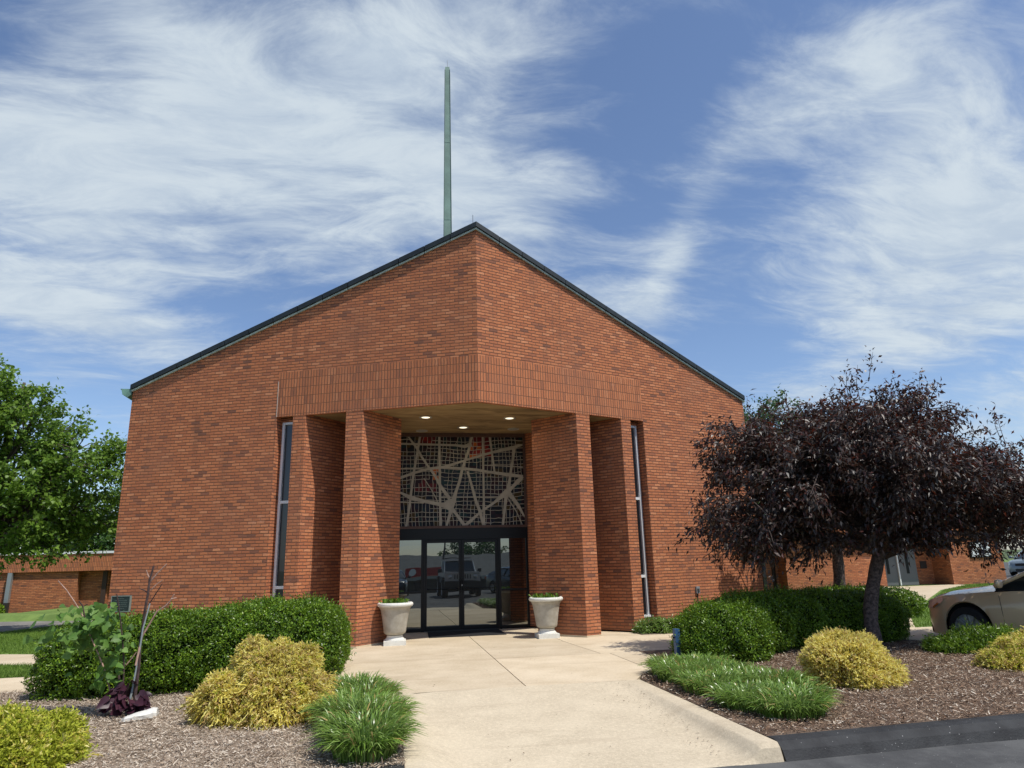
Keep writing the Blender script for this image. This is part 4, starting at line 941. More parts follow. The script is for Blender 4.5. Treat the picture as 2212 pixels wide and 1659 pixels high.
# dry litter on the ramp and plaza
g = np.random.default_rng(71); n = 330
x = np.concatenate([1.36-.45*g.random(230)**1.6, g.uniform(-1.4, 1.4, 100)]); y = np.concatenate([g.uniform(-7.5, -4.3, 230), g.uniform(-7.5, 1.5, 100)])
t_ = np.clip((-4.26-y)/3.44, 0, 1); a = g.random(n)*6.28; ln = .008+.02*g.random(n)
P = np.stack([x, y, -.138*t_+.010], 1); D_ = np.stack([np.cos(a), np.sin(a), g.normal(0, .2, n)], 1)
V, F = leaves(P, D_, np.tile([0, 0, 1.], (n, 1)), ln, ln*.5, g); tag(arr_obj('leaf_litter', V, F, simple('dry_litter', (.10, .055, .035), rough=.9)), kind='stuff')

# ---- rock, blue post
def rock():
    g = np.random.default_rng(5); prof = [(-.17, 0, .05, .02), (-.12, -.01, .09, .055), (-.03, .0, .105, .085), (.06, .01, .10, .10), (.13, .015, .09, .12), (.165, .02, .07, .10)]
    m = MB(); rings = []
    for (x, y, ry, rz) in prof:
        rings.append([(x+g.normal(0, .006), y+ry*math.cos(q)+g.normal(0, .006), max(0, rz*.45+rz*.6*math.sin(q)+g.normal(0, .005))) for q in [2*math.pi*k/9 for k in range(9)]])
    for a, b in zip(rings, rings[1:]):
        for k in range(9): m.quad([a[k], a[(k+1) % 9], b[(k+1) % 9], b[k]])
    m.quad(rings[0][::-1]); m.quad(rings[-1])
    o = m.build('rock', simple('white_rock', (.68, .66, .60), rough=.9, noise=.15, bump=.8, bscale=25), at=(-4.46, -4.92, .0)); o.rotation_euler = (0, 0, R(8)); o.scale = (1.05, 1, .95)
    tag(o, 'white pointed rock lying on the mulch by the bare sapling', 'rock')
rock()
bp_ = empty('blue_post', (2.70, -3.0, 0), label='short blue board post at the left end of the right hedge', cat='post')
m_ = MB(); m_.box((0, 0, .24), (.075, .10, .52)); m_.build('board', simple('blue_paint', (.03, .09, .20), rough=.5, noise=.2), bp_, bevel=.004)
m_ = MB(); m_.tube([(-.03, 0, .36), (-.075, -.01, .385)], .010, 6); m_.build('latch', METK, bp_)
m_ = MB(); m_.box((.07, .03, .05), (.09, .05, .12)); m_.build('white_tag', WHITE, bp_)

# ---- pruned sapling
ST = {'main': [(-4.637,.0),(-4.639,.514),(-4.652,.752),(-4.629,.992),(-4.618,1.174),(-4.609,1.322),(-4.613,1.421),(-4.615,1.496),(-4.591,1.653)],
'main_b': [(-4.612,1.465),(-4.531,1.569),(-4.437,1.668)], 'main_c': [(-4.598,1.365),(-4.542,1.431),(-4.474,1.479)], 'main_d': [(-4.622,1.509),(-4.644,1.547),(-4.664,1.604)],
'main_e': [(-4.609,1.322),(-4.668,1.367),(-4.724,1.39)], 'stake': [(-4.70,.0),(-4.678,.283),(-4.651,.633),(-4.623,.931),(-4.581,1.216)],
'r2': [(-4.66,.528),(-4.638,.847),(-4.579,.965),(-4.499,1.121),(-4.409,1.179),(-4.354,1.239),(-4.318,1.312)], 'r2b': [(-4.344,1.257),(-4.284,1.271)],
'r3': [(-4.60,1.198),(-4.54,1.295),(-4.458,1.441)], 'mid': [(-4.764,0),(-4.791,.522),(-4.84,.76),(-4.884,1.002),(-4.916,1.185),(-4.951,1.339)],
'left': [(-4.777,.1),(-4.861,.525),(-4.921,.646),(-5.023,.733),(-5.126,.82),(-5.217,.907),(-5.265,1.065),(-5.305,1.211),(-5.353,1.267)],
'leftb': [(-5.3,1.211),(-5.262,1.234)], 'farleft': [(-4.86,.1),(-4.997,.509),(-5.074,.676),(-5.175,.846),(-5.323,1.115),(-5.415,1.251),(-5.52,1.4),(-5.615,1.507)],
'side': [(-4.781,.533),(-4.73,.601),(-4.684,.67)]}
RAD = {'main': .019, 'main_b': .009, 'main_c': .007, 'main_d': .008, 'main_e': .008, 'stake': .013, 'r2': .012, 'r2b': .008, 'r3': .007, 'mid': .010, 'left': .013, 'leftb': .006, 'farleft': .009, 'side': .007}
sap = empty('redbud_sapling', (-4.72, -4.55, 0), label='pruned sapling of bare stems with large heart shaped leaves behind the white rock', cat='sapling')
SDX = -4.72
for grp, mt, nm in ((('main', 'main_e', 'r3', 'mid', 'left', 'leftb'), TWIG, 'stem'), (('main_b', 'main_c', 'main_d', 'r2', 'r2b', 'farleft', 'side'), TWIGP, 'pale_stem'), (('stake',), simple('weathered_stake', (.28, .32, .32), rough=.7), 'stake')):
    for k_ in grp:
        m_ = MB(); pts = ST[k_]; rr = RAD[k_]; n = len(pts)
        m_.tube([(x-SDX, .03*math.sin(z*6+len(k_)), z) for x, z in pts], [rr*(1-.45*i/n) for i in range(n)], 7)
        m_.build(nm, mt, sap, smooth=True, sharp=50)
g = np.random.default_rng(81)
def heart(P, D_, N_, s, g, name, mat, parent):
    n = len(P); D_ = unit(D_); S = unit(np.cross(D_, N_)); N_ = np.cross(S, D_); s = s[:, None]
    pts = [(0, 0, 0), (-.12, .30, .04), (.12, .52, .10), (.45, .48, .08), (.78, .26, 0), (1.05, 0, -.12)]
    ring_ = [P+D_*s*a+S*s*b+N_*s*c for a, b, c in pts]; ring2 = [P+D_*s*a-S*s*b+N_*s*c for a, b, c in pts[1:-1]]
    V = np.stack(ring_+ring2, 1).reshape(-1, 3); i = np.arange(n)[:, None]*10
    F = np.concatenate([i+np.array([[0, 1, 2, 3]]), i+np.array([[0, 3, 4, 5]]), i+np.array([[0, 8, 7, 6]]), i+np.array([[0, 5, 9, 8]])], 1).reshape(-1, 4)
    return arr_obj(name, V, F, mat, parent)
n = 300; cx0 = g.normal(0, 1, (n, 3))
P = np.stack([-5.24+.21*cx0[:, 0], -4.5+.13*cx0[:, 1], .96+.13*cx0[:, 2]], 1); P[:, 2] = np.clip(P[:, 2], .45, 1.22)
k = g.random(n) < .22; P[k] = np.stack([g.normal(-4.93, .10, k.sum()), g.normal(-4.55, .08, k.sum()), g.uniform(.3, .85, k.sum())], 1)
P -= np.array([SDX, -4.55, 0]); D_ = g.normal(0, .6, (n, 3)); D_[:, 2] -= .45; N_ = g.normal(0, .5, (n, 3))+np.array([.15, -.5, .8])
heart(P, D_, N_, .060+.045*g.random(n), g, 'green_leaves', REDBUD, sap)
pp = empty('purple_heart_plant', (-4.72, -4.6, 0), label='clump of dark purple heart shaped leaves at the foot of the sapling', cat='plant')
n = 80; a = g.random(n)*6.28; r_ = .17*np.sqrt(g.random(n)); P = np.stack([r_*np.cos(a)*1.25, r_*np.sin(a)*.7, .06+.40*g.random(n)*(1-r_/.26)], 1)
D_ = np.stack([np.cos(a), np.sin(a), g.normal(-.5, .3, n)], 1); N_ = g.normal(0, .4, (n, 3))+np.array([0, -.5, .8])
heart(P, D_, N_, .075+.06*g.random(n), g, 'leaves', PURPL, pp)

# ================================================================== TREES
def tree(name, base, th, tr_, lobes, nleaf, L, Wd, mat, bark, label, seed, droop=.3, lean=(0, 0), shoots=0, twn=26, spread=.05, group=None, cat='tree', inner=.3, lim=.30, mats=None, frac=0, tipd=.15, leafseg=(.30, 1.05)):
    g = np.random.default_rng(seed); root = empty(name, base, label=label, cat=cat, group=group)
    m = MB(); top = Vector((lean[0], lean[1], th))
    k = 9; pts = [Vector((lean[0]*t*t+.02*math.sin(t*7+seed), lean[1]*t*t+.02*math.cos(t*6+seed), th*t)) for t in [i/(k-1) for i in range(k)]]
    pts[0].z = -.05
    rad = [tr_*(1.28 if i == 0 else 1.06 if i == 1 else 1-.16*i/(k-1))*(1+.05*math.sin(i*2.3)) for i in range(k)]
    m.tube(pts, rad, 14); top = pts[-1]
    A = []; Bd = []; wts = []
    lob = np.array(lobes, float)
    vol = (lob[:, 3]*lob[:, 4]*lob[:, 5])**.8; vol /= vol.sum()
    for li, lb in enumerate(lobes):
        c = Vector(lb[:3]); r = lb[3:6]
        st = top - Vector((0, 0, g.random()*.25)); d0 = c-st
        mid1 = st+d0*.35+Vector((g.normal()*.12, g.normal()*.12, .12*abs(d0.length)*.4)); mid2 = st+d0*.7+Vector((g.normal()*.1, g.normal()*.1, .06*d0.length))
        lr = tr_*lim*(.8+.5*g.random()); m.tube([st, mid1, mid2, c], [lr*1.25, lr, lr*.7, lr*.4], 7)
        nt_ = max(6, int(twn*len(lobes)*vol[li]))
        for q in range(nt_):
            dd_ = g.normal(size=3); dd_ /= np.linalg.norm(dd_); f = .72+.36*g.random()
            e_ = c+Vector(dd_*np.array(r)*f); s0 = mid2.lerp(c, g.random()) if g.random() < .6 else mid1.lerp(mid2, g.random())
            mm = s0.lerp(e_, .5)+Vector((g.normal()*.05, g.normal()*.05, .08*(e_-s0).length)); e2 = e_+Vector((0, 0, -droop*.25*(e_-s0).length))
            m.tube([s0, mm, e2], [lr*.30, lr*.18, .006], 5, caps=False)
            A.append([s0, mm, e2]); wts.append((e2-s0).length)
            # side twigs
            for z_ in range(2):
                p0 = mm.lerp(e2, .2+.6*g.random()); v = (e2-mm)*(.35+.4*g.random()); w_ = Vector(g.normal(size=3)); w_ = (v.normalized()+w_*.55).normalized()*v.length
                p1 = p0+w_*.5; p2 = p0+w_+Vector((0, 0, -droop*.2*v.length)); m.tube([p0, p1, p2], [.010, .007, .003], 4, caps=False); A.append([p0, p1, p2]); wts.append(w_.length*1.15)
    for q in range(shoots):
        lb = lobes[int(g.integers(0, len(lobes)))]; a = g.random()*6.28; rr = .75*math.sqrt(g.random())
        p0 = Vector((lb[0]+lb[3]*rr*math.cos(a), lb[1]+lb[4]*rr*math.sin(a), lb[2]+lb[5]*.75*math.sqrt(1-rr*rr))); h = .25+.45*g.random()
        p2 = p0+Vector((g.normal()*.09+.12*math.cos(a)*rr, g.normal()*.09, h)); p1 = p0.lerp(p2, .5)+Vector((g.normal()*.03, 0, 0))
        m.tube([p0, p1, p2], [.009, .006, .003], 4, caps=False); A.append([p0, p1, p2]); wts.append(h*1.0)
    m.build('trunk', bark, root, smooth=True)
    A = np.array([[list(p) for p in a] for a in A]); w = np.array(wts); idx = g.choice(len(A), nleaf, p=w/w.sum())
    t = leafseg[0]+(leafseg[1]-leafseg[0])*g.random(nleaf)**.8; T = t[:, None]; a0, a1, a2 = A[idx, 0], A[idx, 1], A[idx, 2]
    P = (1-T)**2*a0+2*T*(1-T)*a1+T*T*a2; tan = unit(2*(1-T)*(a1-a0)+2*T*(a2-a1))
    off = g.normal(0, spread, P.shape); P = P+off
    Dv = unit(tan*.6+g.normal(0, .65, P.shape)+np.array([0, 0, -droop])); Nv = unit(g.normal(0, .55, P.shape)+np.array([.2, -.25, .9]))
    V, F = leaves(P, Dv, Nv, L*(.6+.7*g.random(nleaf)), Wd*(.7+.5*g.random(nleaf)), g, bend=.5)
    mi = np.repeat((g.random(nleaf) < frac).astype(int), 2) if frac else None
    arr_obj('crown', V, F, mats or [mat], root, mi=mi)
    return root
# purple plum by the car (local coordinates from the trunk foot at 6.49,-2.6)
PL = [(-2.0, .1, 2.35, 1.0, 1.0, .75), (-1.3, -.3, 3.1, 1.15, 1.1, .85), (-1.6, .5, 3.35, .95, .9, .75), (-.4, .3, 2.6, 1.1, 1.2, .8), (-.2, -.4, 3.5, 1.25, 1.2, .95), (.3, .5, 3.9, 1.1, 1.0, .75), (-.8, .3, 3.75, 1.0, 1.0, .7),
      (1.0, -.2, 2.8, 1.15, 1.2, .85), (1.2, .2, 3.6, 1.15, 1.1, .9), (1.7, .5, 4.1, .9, .9, .75), (2.1, -.1, 2.9, 1.0, 1.1, .8), (2.6, .3, 3.5, .85, .9, .7), (-2.3, .2, 1.85, .55, .6, .42), (.4, -.6, 2.1, 1.0, .8, .45), (1.9, -.3, 2.1, 1.0, .8, .45), (3.0, .2, 2.7, .9, .9, .65), (-1.2, .3, 1.95, .8, .8, .45), (3.6, .2, 3.1, .8, .9, .6), (3.4, 0, 2.2, .8, .8, .45), (.3, -.9, 2.9, 1.0, .7, .8), (-1.9, .1, 3.75, .7, .8, .5), (.2, .2, 4.25, .7, .7, .5), (1.0, .2, 4.4, .8, .8, .5), (2.2, .3, 4.3, .7, .7, .5), (1.0, -.8, 2.4, 1.0, .6, .6), (1.9, -1.2, 2.9, .9, .7, .6), (.6, -1.4, 3.1, .9, .6, .6), (2.9, -.9, 2.5, .8, .7, .5), (1.7, -.6, 1.75, .7, .5, .32), (.7, -.4, 1.75, .7, .5, .25), (-.7, -.2, 1.8, .8, .5, .3)]
tree('purple_plum_tree', (6.42, -2.6, 0), 1.75, .122, PL, 62000, .108, .040, PLUM, BARKP, 'dark purple leaved tree in the right mulch bed with its trunk before the hedge', 91, droop=.55, shoots=46, twn=34, mats=[PLUM, PLUMR], frac=.16, spread=.075, lim=.40, lean=(.46, 0))
P2 = [(-1.4, 0, 2.6, 1.1, 1.0, .9), (0, .3, 3.3, 1.4, 1.3, 1.1), (1.5, 0, 2.8, 1.2, 1.1, .9), (-.4, -.5, 2.2, 1.1, .8, .6), (.9, -.4, 2.2, 1.0, .8, .6)]
tree('purple_plum_tree', (9.3, 2.3, 0), 1.7, .15, P2, 15000, .10, .040, PLUM, BARKP, 'second purple leaved tree standing behind the first near the brick wall', 92, droop=.5, twn=22, mats=[PLUM, PLUMR], frac=.25, lean=(.12, 0))
P3 = [(0, 0, 3.2, 1.5, 1.5, 1.3), (-1.0, .3, 2.9, 1.1, 1.1, 1.0), (1.2, 0, 3.0, 1.3, 1.3, 1.1)]
tree('red_leaf_tree', (18.9, 5.0, 0), 1.8, .16, P3, 9000, .13, .06, PLUMR, BARKP, 'reddish leaved tree at the right edge beyond the beige car', 93, droop=.3, twn=24)
# green tree right behind the church corner
G1 = [(0+2.3, 0, 6.4, 1.9, 1.9, 1.6), (.8, 0, 5.6, 1.4, 1.5, 1.3), (3.9, .3, 6.0, 1.6, 1.5, 1.4), (2.5, .2, 8.0, 1.0, 1.0, .75), (1.2, 0, 7.5, 1.1, 1.1, .8), (2.3, 0, 4.8, 2.2, 2.0, 1.2)]
tree('green_tree', (12.5, 12.7, 0), 3.6, .2, G1, 15000, .14, .09, FARL, BARK, 'green tree rising behind the purple tree at the right church corner', 94, droop=.2, twn=30, spread=.12)
# big maple on the left lawn, trunk left of the frame
ML = [(0, 0, 6.6, 1.6, 1.6, 1.0), (1.4, -.2, 6.0, 1.3, 1.3, .85), (-1.3, .3, 6.3, 1.5, 1.5, 1.0), (2.5, .2, 5.2, 1.2, 1.2, .75), (1.0, .5, 5.0, 1.4, 1.4, .9), (3.2, 0, 4.45, 1.05, 1.1, .7), (1.9, -.3, 4.1, 1.4, 1.3, .8), (.4, -.8, 3.9, 1.3, 1.2, .8),
      (3.0, .2, 3.35, 1.25, 1.2, .7), (1.6, 0, 3.0, 1.5, 1.3, .7), (0, .3, 3.0, 1.5, 1.4, .8), (2.3, .1, 2.45, 1.25, 1.1, .5), (.8, -.3, 2.2, 1.2, 1.1, .45), (-1.6, 0, 4.6, 1.7, 1.6, 1.2), (-1.8, .2, 3.0, 1.6, 1.5, .9), (3.75, .1, 5.2, .5, .6, .35), (-.3, 0, 7.6, .8, .8, .5), (.9, 0, 7.2, .7, .7, .5)]
tree('maple_tree', (-13.6, 8.4, 0), 2.3, .24, ML, 42000, .130, .095, MAPL, BARK, 'broad green leafy maple on the left lawn reaching out of the frame', 95, droop=.15, twn=30, spread=.085, lim=.32, leafseg=(.45, 1.08))
# trees beyond the left wing
for i, (x, y, s, lab) in enumerate(((-17.5, 33, 1.0, 'dark green tree just left of the church behind the low wing'), (-23.5, 35, 1.15, 'green tree behind the low left wing, hidden partly by the maple'), (-31, 36, 1.2, 'green tree farthest left behind the low wing'))):
    LB = [(0, 0, 5.2*s, 2.6*s, 2.4*s, 2.0*s), (-1.9*s, 0, 4.0*s, 2.0*s, 2*s, 1.6*s), (2.0*s, 0, 4.2*s, 2.0*s, 2*s, 1.7*s), (0, 0, 2.8*s, 3.0*s, 2.4*s, 1.4*s)]
    tree('distant_tree', (x, y, 0), 2.2, .25, LB, 9000, .24, .16, FARL, BARK, lab, 96+i, droop=.15, twn=26, spread=.22, group='trees beyond the left wing')
for i, (x, y, s, lab) in enumerate(((38, 60, 1.25, 'distant green tree past the far cars on the right'), (50, 58, 1.3, 'distant green tree at the far right beyond the parked cars'))):
    LB = [(0, 0, 5.0*s, 3.0*s, 2.6*s, 2.0*s), (-2.4*s, 0, 3.6*s, 2.4*s, 2*s, 1.8*s), (2.4*s, 0, 3.6*s, 2.4*s, 2*s, 1.8*s)]
    tree('distant_tree', (x, y, 0), 2.2, .3, LB, 5000, .36, .24, FARL, BARK, lab, 120+i, droop=.15, twn=20, spread=.3, group='trees beyond the far parking lot')

# ================================================================== VEHICLES
def carpaint(name, c, metal=.2):
    return simple(name, c, rough=.32, metal=metal, spec=.5, coat=.8)
CGLASS = mirror_glass('car_glass', tint=(.62, .68, .66), wav=.0, base=(.012, .016, .016), mixf=.04)
TYRE = simple('tyre_rubber', (.012, .012, .013), rough=.85); RIMM = simple('alloy_wheel', (.50, .51, .52), rough=.3, metal=.8)
DARKP = simple('black_plastic', (.012, .012, .013), rough=.5); WELL = simple('wheel_well', (.004, .004, .004), rough=1)
LENS = simple('headlamp_lens', (.55, .55, .54), rough=.12, metal=.3, coat=1); AMB = simple('amber_lens', (.55, .16, .03), rough=.2, coat=1); REDL = simple('red_lens', (.35, .01, .01), rough=.2, coat=1)
def wheel(parent, x, y, r, w, side, spokes=9):
    m = MB(); c = (0, 0, 0)
    prof = [(r*.66, -w/2), (r*.93, -w/2), (r, -w*.36), (r, w*.36), (r*.93, w/2), (r*.66, w/2)]
    rot = Matrix.Translation((x, y, r)) @ Matrix.Rotation(math.pi/2*(-side), 4, 'X')
    def put(mm, name, mat, par=parent, **k):
        mm.v = [tuple(rot @ Vector(v)) for v in mm.v]; return mm.build(name, mat, par, **k)
    m.lathe(prof+[(r*.66, -w/2)], n=36, cap=False); wo = put(m, 'wheel', TYRE, smooth=True, sharp=40)
    m = MB(); m.lathe([(r*.70, w*.2), (r*.70, w*.49), (r*.66, w*.50), (r*.64, w*.40), (r*.60, w*.1), (.001, w*.08)], n=36)
    for k in range(spokes):
        a = 2*math.pi*k/spokes; T = Matrix.Rotation(a, 4, 'Z')
        m.box((r*.36, 0, w*.40), (r*.58, r*.10, w*.10), mat=T)
    m.lathe([(r*.14, w*.34), (r*.14, w*.47), (.001, w*.48)], n=16)
    put(m, 'rim', RIMM, par=wo, smooth=True, sharp=40)
def sedan(name, loc, rz, paint, label, cat='car', zs=1., group=None, tall=0., Ls=1.):
    t = empty(name, loc, rz, label, cat, group)
    fx, rx_, ra, wr = 1.42, -1.36, .40, .33
    def interp(x, tab):
        for (a, b), (c, d) in zip(tab, tab[1:]):
            if x <= c: u = (x-a)/(c-a); u = u*u*(3-2*u) if len(tab) < 0 else u; return b+(d-b)*u
        return tab[-1][1]
    HW = [(-2.42, .62), (-2.32, .78), (-2.0, .87), (-1.0, .905), (.6, .91), (1.4, .90), (1.85, .86), (2.05, .79), (2.16, .70), (2.22, .58)]
    BZ = [(-2.42, .72), (-2.30, .98+tall*.3), (-1.9, 1.02+tall*.4), (-.5, .97+tall*.3), (.7, .93+tall*.3), (1.3, .88+tall*.3), (1.8, .83+tall*.3), (2.1, .75+tall*.3), (2.22, .68+tall*.2)]
    HZ = [(-2.42, .80), (-2.30, 1.03+tall*.4), (-1.9, 1.08+tall*.5), (-.5, 1.02+tall*.3), (.8, 1.00+tall*.3), (1.3, .97+tall*.3), (1.8, .91+tall*.3), (2.1, .83+tall*.3), (2.22, .74+tall*.2)]
    xs = sorted(set([round(v, 3) for v in list(np.linspace(-2.42, 2.22, 60))+[fx+ra*math.cos(q) for q in np.linspace(0, math.pi, 15)]+[rx_+ra*math.cos(q) for q in np.linspace(0, math.pi, 15)]]))
    V = []; F = []; secn = 8
    for x in xs:
        hw, bz, hz = interp(x, HW), interp(x, BZ), interp(x, HZ); zb = .21 if -2.3 < x < 2.2 else .28
        for ax in (fx, rx_):
            if abs(x-ax) < ra: zb = max(zb, .33+math.sqrt(max(0, ra*ra-(x-ax)**2)))
            elif abs(abs(x-ax)-ra) < 1e-3: zb = .21
        half = [(hw*.955, zb), (hw*.985, max(zb+.01, .36)), (hw, max(zb+.02, .52)), (hw*.992, max(zb+.03, bz-.24)), (hw*.975, max(zb+.04, bz-.09)), (hw*.90, bz), (hw*.60, (bz*.35+hz*.65)), (0, hz)]
        for p in half: V.append((x, p[0], p[1]))
        for p in half[-2::-1]: V.append((x, -p[0], p[1]))
    n = 15
    for i in range(len(xs)-1):
        for j in range(n-1): F.append((i*n+j, i*n+j+1, (i+1)*n+j+1, (i+1)*n+j))
    m = MB(); m.v = V; m.f = [list(f) for f in F]+[list(range(n))[::-1], [(len(xs)-1)*n+j for j in range(n)]]
    m.uv = [[(0, 0)]*len(f) for f in m.f]; m.mi = [0]*len(m.f)
    body = m.build('body', paint, t, smooth=True, sharp=38)
    # underside and wells
    m = MB(); m.box((0, 0, .30), (4.3, 1.40, .16)); m.box((fx, 0, .50), (.78, 1.5, .42)); m.box((rx_, 0, .50), (.78, 1.5, .42)); m.build('wheel_wells', WELL, t)
    # greenhouse
    RT = [(-2.02, 1.07+tall*.5), (-1.62, 1.27+tall*.8), (-1.15, 1.40+tall), (-.55, 1.455+tall), (-.05, 1.43+tall), (.30, 1.30+tall*.85), (.92, .985+tall*.3)]
    g_x = [-2.02, -1.8, -1.62, -1.4, -1.15, -.85, -.55, -.3, -.05, .1, .3, .5, .7, .92]
    def gsec(x, off=0):
        tz = interp(x, RT)+off; b = interp(x, BZ)-.02; hb = interp(x, HW)*.90-.01; f = (tz-b)/(1.455+tall-b); wt = hb-(.27)*max(0, f)
        return [(hb+off, b), (wt+.03+off, b+(tz-b)*.86), (wt-.06, b+(tz-b)*.965), (wt*.5, tz), (0, tz+.008)]
    m = MB(); V = []; F = []
    for x in g_x:
        h = gsec(x)
        for p in h: V.append((x, p[0], p[1]))
        for p in h[-2::-1]: V.append((x, -p[0], p[1]))
    n = 9
    for i in range(len(g_x)-1):
        for j in range(n-1): F.append([i*n+j, i*n+j+1, (i+1)*n+j+1, (i+1)*n+j])
    m.v = V; m.f = F; m.uv = [[(0, 0)]*4]*len(F); m.mi = [0]*len(F); m.build('windows', CGLASS, t, smooth=True, sharp=50)
    m = MB(); V = []; F = []; rxs = [-1.45, -1.15, -.85, -.55, -.3, -.05, .05]
    for x in rxs:
        h = gsec(x, .012)[1:]
        for p in h: V.append((x, p[0], p[1]))
        for p in h[-2::-1]: V.append((x, -p[0], p[1]))
    n = 7
    for i in range(len(rxs)-1):
        for j in range(n-1): F.append([i*n+j, i*n+j+1, (i+1)*n+j+1, (i+1)*n+j])
    m.v = V; m.f = F; m.uv = [[(0, 0)]*4]*len(F); m.mi = [0]*len(F); m.build('roof', paint, t, smooth=True, sharp=50)
    for sd in (-1, 1):
        def gp(x, k, o=.012): a = gsec(x, o)[k]; return Vector((x, sd*a[0], a[1]))
        m = MB(); m.tube([gp(x, 1) for x in (.93, .7, .5, .3, .1, -.05, -.3, -.55, -.85, -1.15, -1.4)], [.035, .033, .032, .03, .03, .028, .024, .024, .024, .03, .04], 8); m.build('roof_rail', paint, t, smooth=True)
        m = MB(); a, b, c, d = gp(-1.38, 1), gp(-2.02, 0), gp(-1.55, 0), gp(-1.15, 1)
        m.quad([a, b, c, d]); m.quad([d, c, b, a]); m.build('rear_pillar', paint, t)
        m = MB(); a, b = gp(-.28, 1), gp(-.36, 0); m.tube([a, b], .028, 6); m.build('centre_pillar', DARKP, t)
        m = MB(); m.tube([gp(x, 0, .014)+Vector((0, 0, .02)) for x in (.92, .4, -.3, -1., -1.6, -1.9)], .012, 5); m.build('window_trim', DARKP, t)
        yb = lambda x: sd*(interp(x, HW)*.995+.001)
        for x in (.84, -.30, -1.18):
            m = MB(); m.tube([(x, yb(x), interp(x, BZ)-.06), (x-.01, yb(x)+sd*.001, .55), (x-.02, yb(x)*.99, .27)], .004, 4, caps=False); m.build('door_seam', DARKP, t)
        for x in (-.18, -1.02):
            m = MB(); m.box((x, yb(x)+sd*.018, interp(x, BZ)-.15), (.20, .022, .026)); m.build('door_handle', paint, t, bevel=.006)
        m = MB(); m.tube([(.80, sd*.86, .99+tall*.3), (.76, sd*1.0, 1.02+tall*.3)], .022, 6)
        for k in range(1): pass
        mo = m.build('mirror', DARKP, t)
        m = MB(); V = []
        m.lathe([(.001, -.085), (.05, -.075), (.085, -.03), (.09, .02), (.07, .07), (.001, .085)], n=14); m.v = [(v[0]*.62+.74, sd*1.05+v[1]*1.25, 1.04+tall*.3+v[2]*.80) for v in m.v]
        m.build('mirror_shell', paint, mo, smooth=True)
        # lamps
        m = MB(); P = []
        for x, z0, z1 in ((1.80, .745, .80), (1.92, .65, .79), (2.04, .625, .765), (2.12, .61, .74), (2.19, .61, .70)):
            P.append((x, z0+tall*.3, z1+tall*.3))
        for a, b in zip(P, P[1:]):
            ya, yb_ = sd*(interp(a[0], HW)*.985+.012), sd*(interp(b[0], HW)*.985+.012)
            q_ = [(a[0], ya, a[1]), (b[0]+.01, yb_, b[1]), (b[0]+.005, yb_*.96, b[2]), (a[0], ya*.975, a[2])]; m.quad(q_); m.quad(q_[::-1])
        hl_ = m.build('headlight', LENS, t)
        m = MB(); m.tube([(1.90, sd*(interp(1.90, HW)*.985+.022), .70+tall*.3), (2.0, sd*(interp(2.0, HW)*.985+.024), .64+tall*.3)], .018, 6); m.build('amber_reflector', AMB, hl_)
        m = MB(); m.box((-2.28, sd*.70, .86+tall*.3), (.20, .22, .13)); m.build('tail_light', REDL, t, bevel=.02)
        for ax in (fx, rx_): wheel(t, ax, sd*.80, wr, .22, sd)
    m = MB(); m.box((2.20, 0, .62+tall*.3), (.06, .72, .13)); m.build('grille', DARKP, t, bevel=.01)
    m = MB(); m.box((2.19, 0, .36), (.06, .78, .12)); m.build('bumper_intake', DARKP, t, bevel=.01)
    if zs != 1.: t.scale = (Ls, zs, zs)
    return t
# beige sedan parked at the right; front wheel near (8.4,-2.35), nose pointing back-left
ca = R(114); d2 = Vector((math.cos(ca), math.sin(ca))); lat = Vector((-math.sin(ca), math.cos(ca)))
wc = Vector((8.44, -2.36)); cpos = wc - d2*1.42 - lat*.91
sedan('beige_sedan', (cpos.x+.12, cpos.y-.04, -.14), ca, carpaint('champagne_paint', (.60, .445, .275), .0), 'beige four door car parked past the mulch bed with its nose toward the lawn', zs=1.10)
sedan('grey_hatchback', (36.6, 22.4, 0), R(205), carpaint('steel_grey_paint', (.16, .20, .22)), 'small dark grey car with round lamps parked beyond the right brick wing', tall=.12)
sedan('silver_car', (40.2, 22.6, 0), R(200), carpaint('silver_paint', (.45, .47, .48)), 'pale silver car parked next to the dark grey car beyond the wing', tall=.05)

